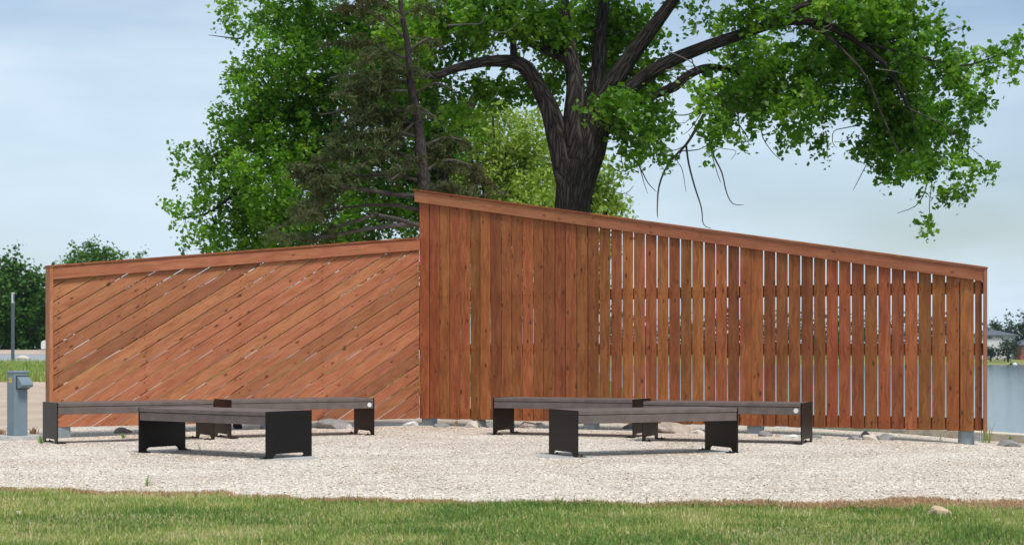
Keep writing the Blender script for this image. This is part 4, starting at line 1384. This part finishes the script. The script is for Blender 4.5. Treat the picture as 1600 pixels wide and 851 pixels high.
# ---- far shore: trees, houses
SHT = [(1545, 506, 14, 410, 'low dark conifer behind the white house at its left'), (1560, 503, 8, 412, 'pointed dark tree above the white house roof'), (1575, 500, 15, 415, 'rounded tree behind the right end of the white house roof'),
       (1600, 490, 18, 405, 'tallest dark tree at the right edge on the far shore'), (1630, 480, 20, 405, 'dark tree beyond the right edge of the picture')]
for i, (px, ty, hw, d, lb) in enumerate(SHT):
    base = 553
    bl = []
    for k in range(9):
        f = k / 8
        ww = hw * (.4 + .6 * math.sin(min(1, f * 1.3 + .1) * math.pi * .6))
        bl.append((px + rt.uniform(-.5, .5) * ww, ty + 5 + f * (base - ty - 12), ww * .6, 6, 1))
    bush('shore_tree', lb, bl, d, px, 0, M_SHORELEAF, .8, .6, 1.0, 420 + i * 3, 24, 1.6, .6, 'trees on the far shore', stem_w=3)
for i, (px, ty, hw, d, lb) in enumerate([(1548, 541, 7, 372, 'small round shrub left of the big shrub before the white house'), (1575, 528, 19, 370, 'big round dark shrub in front of the white house')]):
    bl = [(px + rt.uniform(-.4, .4) * hw, ty + 5 + k * (553 - ty - 6) / 6, hw * (.55 + .1 * (k > 1)), 5, 1) for k in range(7)]
    bush('shore_shrub', lb, bl, d, px, 0, M_SHORELEAF, 1.3, .45, 1.0, 450 + i * 3, 22, 1.0, .4, 'shrubs on the far shore', 'shrub', stem_w=2)
for i, px in enumerate(range(960, 1530, 44)):
    bl = [(px + rt.uniform(-.6, .6) * 22, 500 + k * 7, 17, 8, 1) for k in range(7)]
    bush('shore_tree', 'far shore tree glimpsed through the gaps of the tall fence', bl, 395 + rt.uniform(-5, 25), px, 0, M_SHORELEAF, .4, .8, 1.0, 480 + i * 3, 20, 2.2, .9, 'shore trees behind the tall fence', stem_w=3)

M_SIDING = simple('white_siding', (.62, .62, .62), .7)
M_ROOF = simple('grey_shingles', (.10, .12, .145), .85, 0, .3, 2, .15)
M_GLASS = simple('dark_window', (.03, .035, .04), .2)
M_BRICK = simple('red_brick', (.26, .075, .06), .85)
M_FRAME = simple('window_frame', (.55, .55, .55), .6)


def house(px0, px1, d, y_eave, y_ridge, y_base, label, wall, wins, depth=8.0):
    a, b_ = P(px0, y_base, d), P(px1, y_base, d)
    zb_ = g1((a.x + b_.x) / 2, d) - .3
    ze, zr = P(0, y_eave, d).z, P(0, y_ridge, d).z
    w = b_.x - a.x
    r = empty('house', ((a.x + b_.x) / 2, d, zb_ + .3))
    tag(r, label, 'house')
    MB().box((0, depth / 2, (ze + zb_) / 2 - r.location.z), (w, depth, ze - zb_)).build('wall', wall, r)
    o_ = .6
    x0, x1, y0, y1 = -w / 2 - o_, w / 2 + o_, -o_, depth + o_
    z0, z1 = ze - r.location.z, zr - r.location.z
    rb = bmesh.new()
    vs = [rb.verts.new(v) for v in [(x0, y0, z0), (x1, y0, z0), (x1, y1, z0), (x0, y1, z0), (x0 + depth * .55, depth / 2, z1), (x1 - depth * .55, depth / 2, z1),
                                    (x0, y0, z0 - .25), (x1, y0, z0 - .25), (x1, y1, z0 - .25), (x0, y1, z0 - .25)]]
    for q in ((0, 1, 5, 4), (1, 2, 5), (2, 3, 4, 5), (3, 0, 4), (6, 7, 1, 0), (7, 8, 2, 1), (8, 9, 3, 2), (9, 6, 0, 3), (9, 8, 7, 6)):
        rb.faces.new([vs[i] for i in q])
    mb = MB(); mb.bm.free(); mb.bm = rb
    mb.build('roof', M_ROOF, r)
    for (wx, wy, ww, wh) in wins:
        c = P(wx, wy, d) - r.location
        wi = MB().box((c.x, -.03, c.z), ((ww + .8) * d / F, .08, (wh + .8) * d / F)).build('window', M_FRAME, r)
        MB().box((c.x, -.075, c.z), (ww * d / F, .02, wh * d / F)).build('pane', M_GLASS, wi)
    return r


house(1528, 1587, 390, 523, 514, 556, 'white two storey house with a grey hipped roof across the lake', M_SIDING,
      [(1542, 527, 2.2, 4), (1546, 527, 4, 4), (1549.5, 527, 1.6, 4), (1557, 526, 1.6, 2), (1560, 526, 1.6, 2), (1563, 526, 1.6, 2), (1586 - 8, 548, 3, 4)], 9)
house(1594, 1640, 385, 538, 524, 556, 'red brick house cut off by the right edge across the lake', M_BRICK, [(1598, 545, 2, 5), (1604, 545, 4, 5)], 9)
sl = ground_at(1579, 561)
slp = empty('shore_lamp', P(1579, 557, 368))
slp.location.z = g1(slp.location.x, 368)
tag(slp, 'small white globe lamp on the far shore before the big shrub', 'lamp post')
MB().cyl((0, 0, 0), .07, 1.4, 8).build('pole', M_POLE, slp)
MB().cyl((0, 0, 1.4), .18, .35, 12, .12).build('globe', M_SIDING, slp)
for i, (px, w, kd, lb) in enumerate([(1580, 4, 'dark', 'dark rock at the far waterline below the globe lamp'), (1586, 7, 'white', 'whitish rock at the far waterline'), (1592, 5, 'grey', 'grey rock at the far waterline near the right edge')]):
    p = P(px, 569, 352)
    zz = g1(p.x, 352)
    bm = bmesh.new(); bmesh.ops.create_icosphere(bm, subdivisions=2, radius=1)
    for v in bm.verts: v.co = Vector((v.co.x * w * .07, v.co.y * .4, v.co.z * .4)) * (1 + .3 * mnoise.noise(v.co * 1.5 + Vector((i * 4, 0, 0))))
    me = bpy.data.meshes.new('shore_rock'); bm.to_mesh(me); bm.free()
    tag(put('shore_rock', me, MR[kd], None, (p.x, 352, zz + .15)), lb, 'rock', 'rocks at the far waterline')

# ---- parked car beyond the road, mostly hidden by the fence
d = 140
cg = P(106, 0, d); cz_ = g1(cg.x, d) + .02
car = empty('parked_car', (cg.x, d, cz_), math.radians(12))
tag(car, 'pale parked car half hidden by the left end of the fence', 'car')
M_CAR = simple('white_car_paint', (.6, .62, .64), .25)
M_TYRE = simple('tyre_rubber', (.015, .015, .015), .8)
prof = [(-.62, 0.2), (-.62, .72), (-.52, .88), (.0, 1.0), (.42, 1.52), (1.9, 1.58), (2.5, 1.05), (3.6, .95), (3.65, .3), (3.6, .2)]
MB().prism([(x - 1.5, -.85, z) for x, z in prof], (0, 1.7, 0)).build('body', M_CAR, car)
MB().prism([(x - 1.5, -.856, z) for x, z in [(.14, 1.04), (.5, 1.46), (1.85, 1.5), (2.3, 1.06)]], (0, 1.712, 0)).build('side_window', M_GLASS, car)
for wx in (-1.2, 1.35):
    for wy in (-.75, .75):
        w_ = MB().cyl((0, 0, -.1), .31, .2, 20).build('wheel', M_TYRE, car, (wx, wy, .31), (math.radians(90), 0, 0))
        MB().cyl((0, 0, -.11), .18, .22, 12).build('rim', M_BADGE, w_)

# ------------------------------------------------------------------ thin summer haze over the lake
m = bpy.data.materials.new('summer_haze'); m.use_nodes = True
t = m.node_tree; t.nodes.clear()
ho = t.nodes.new('ShaderNodeOutputMaterial'); pv = t.nodes.new('ShaderNodeVolumePrincipled')
pv.inputs['Color'].default_value = (.80, .88, .96, 1); pv.inputs['Density'].default_value = .00011; pv.inputs['Anisotropy'].default_value = .2
L(t, pv.outputs[0], ho.inputs['Volume'])
hz = MB().box((0, 215, 11.5), (900, 480, 32)).build('haze', m)
tag(hz, 'thin pale haze softening the far shore', 'haze', kind='stuff')
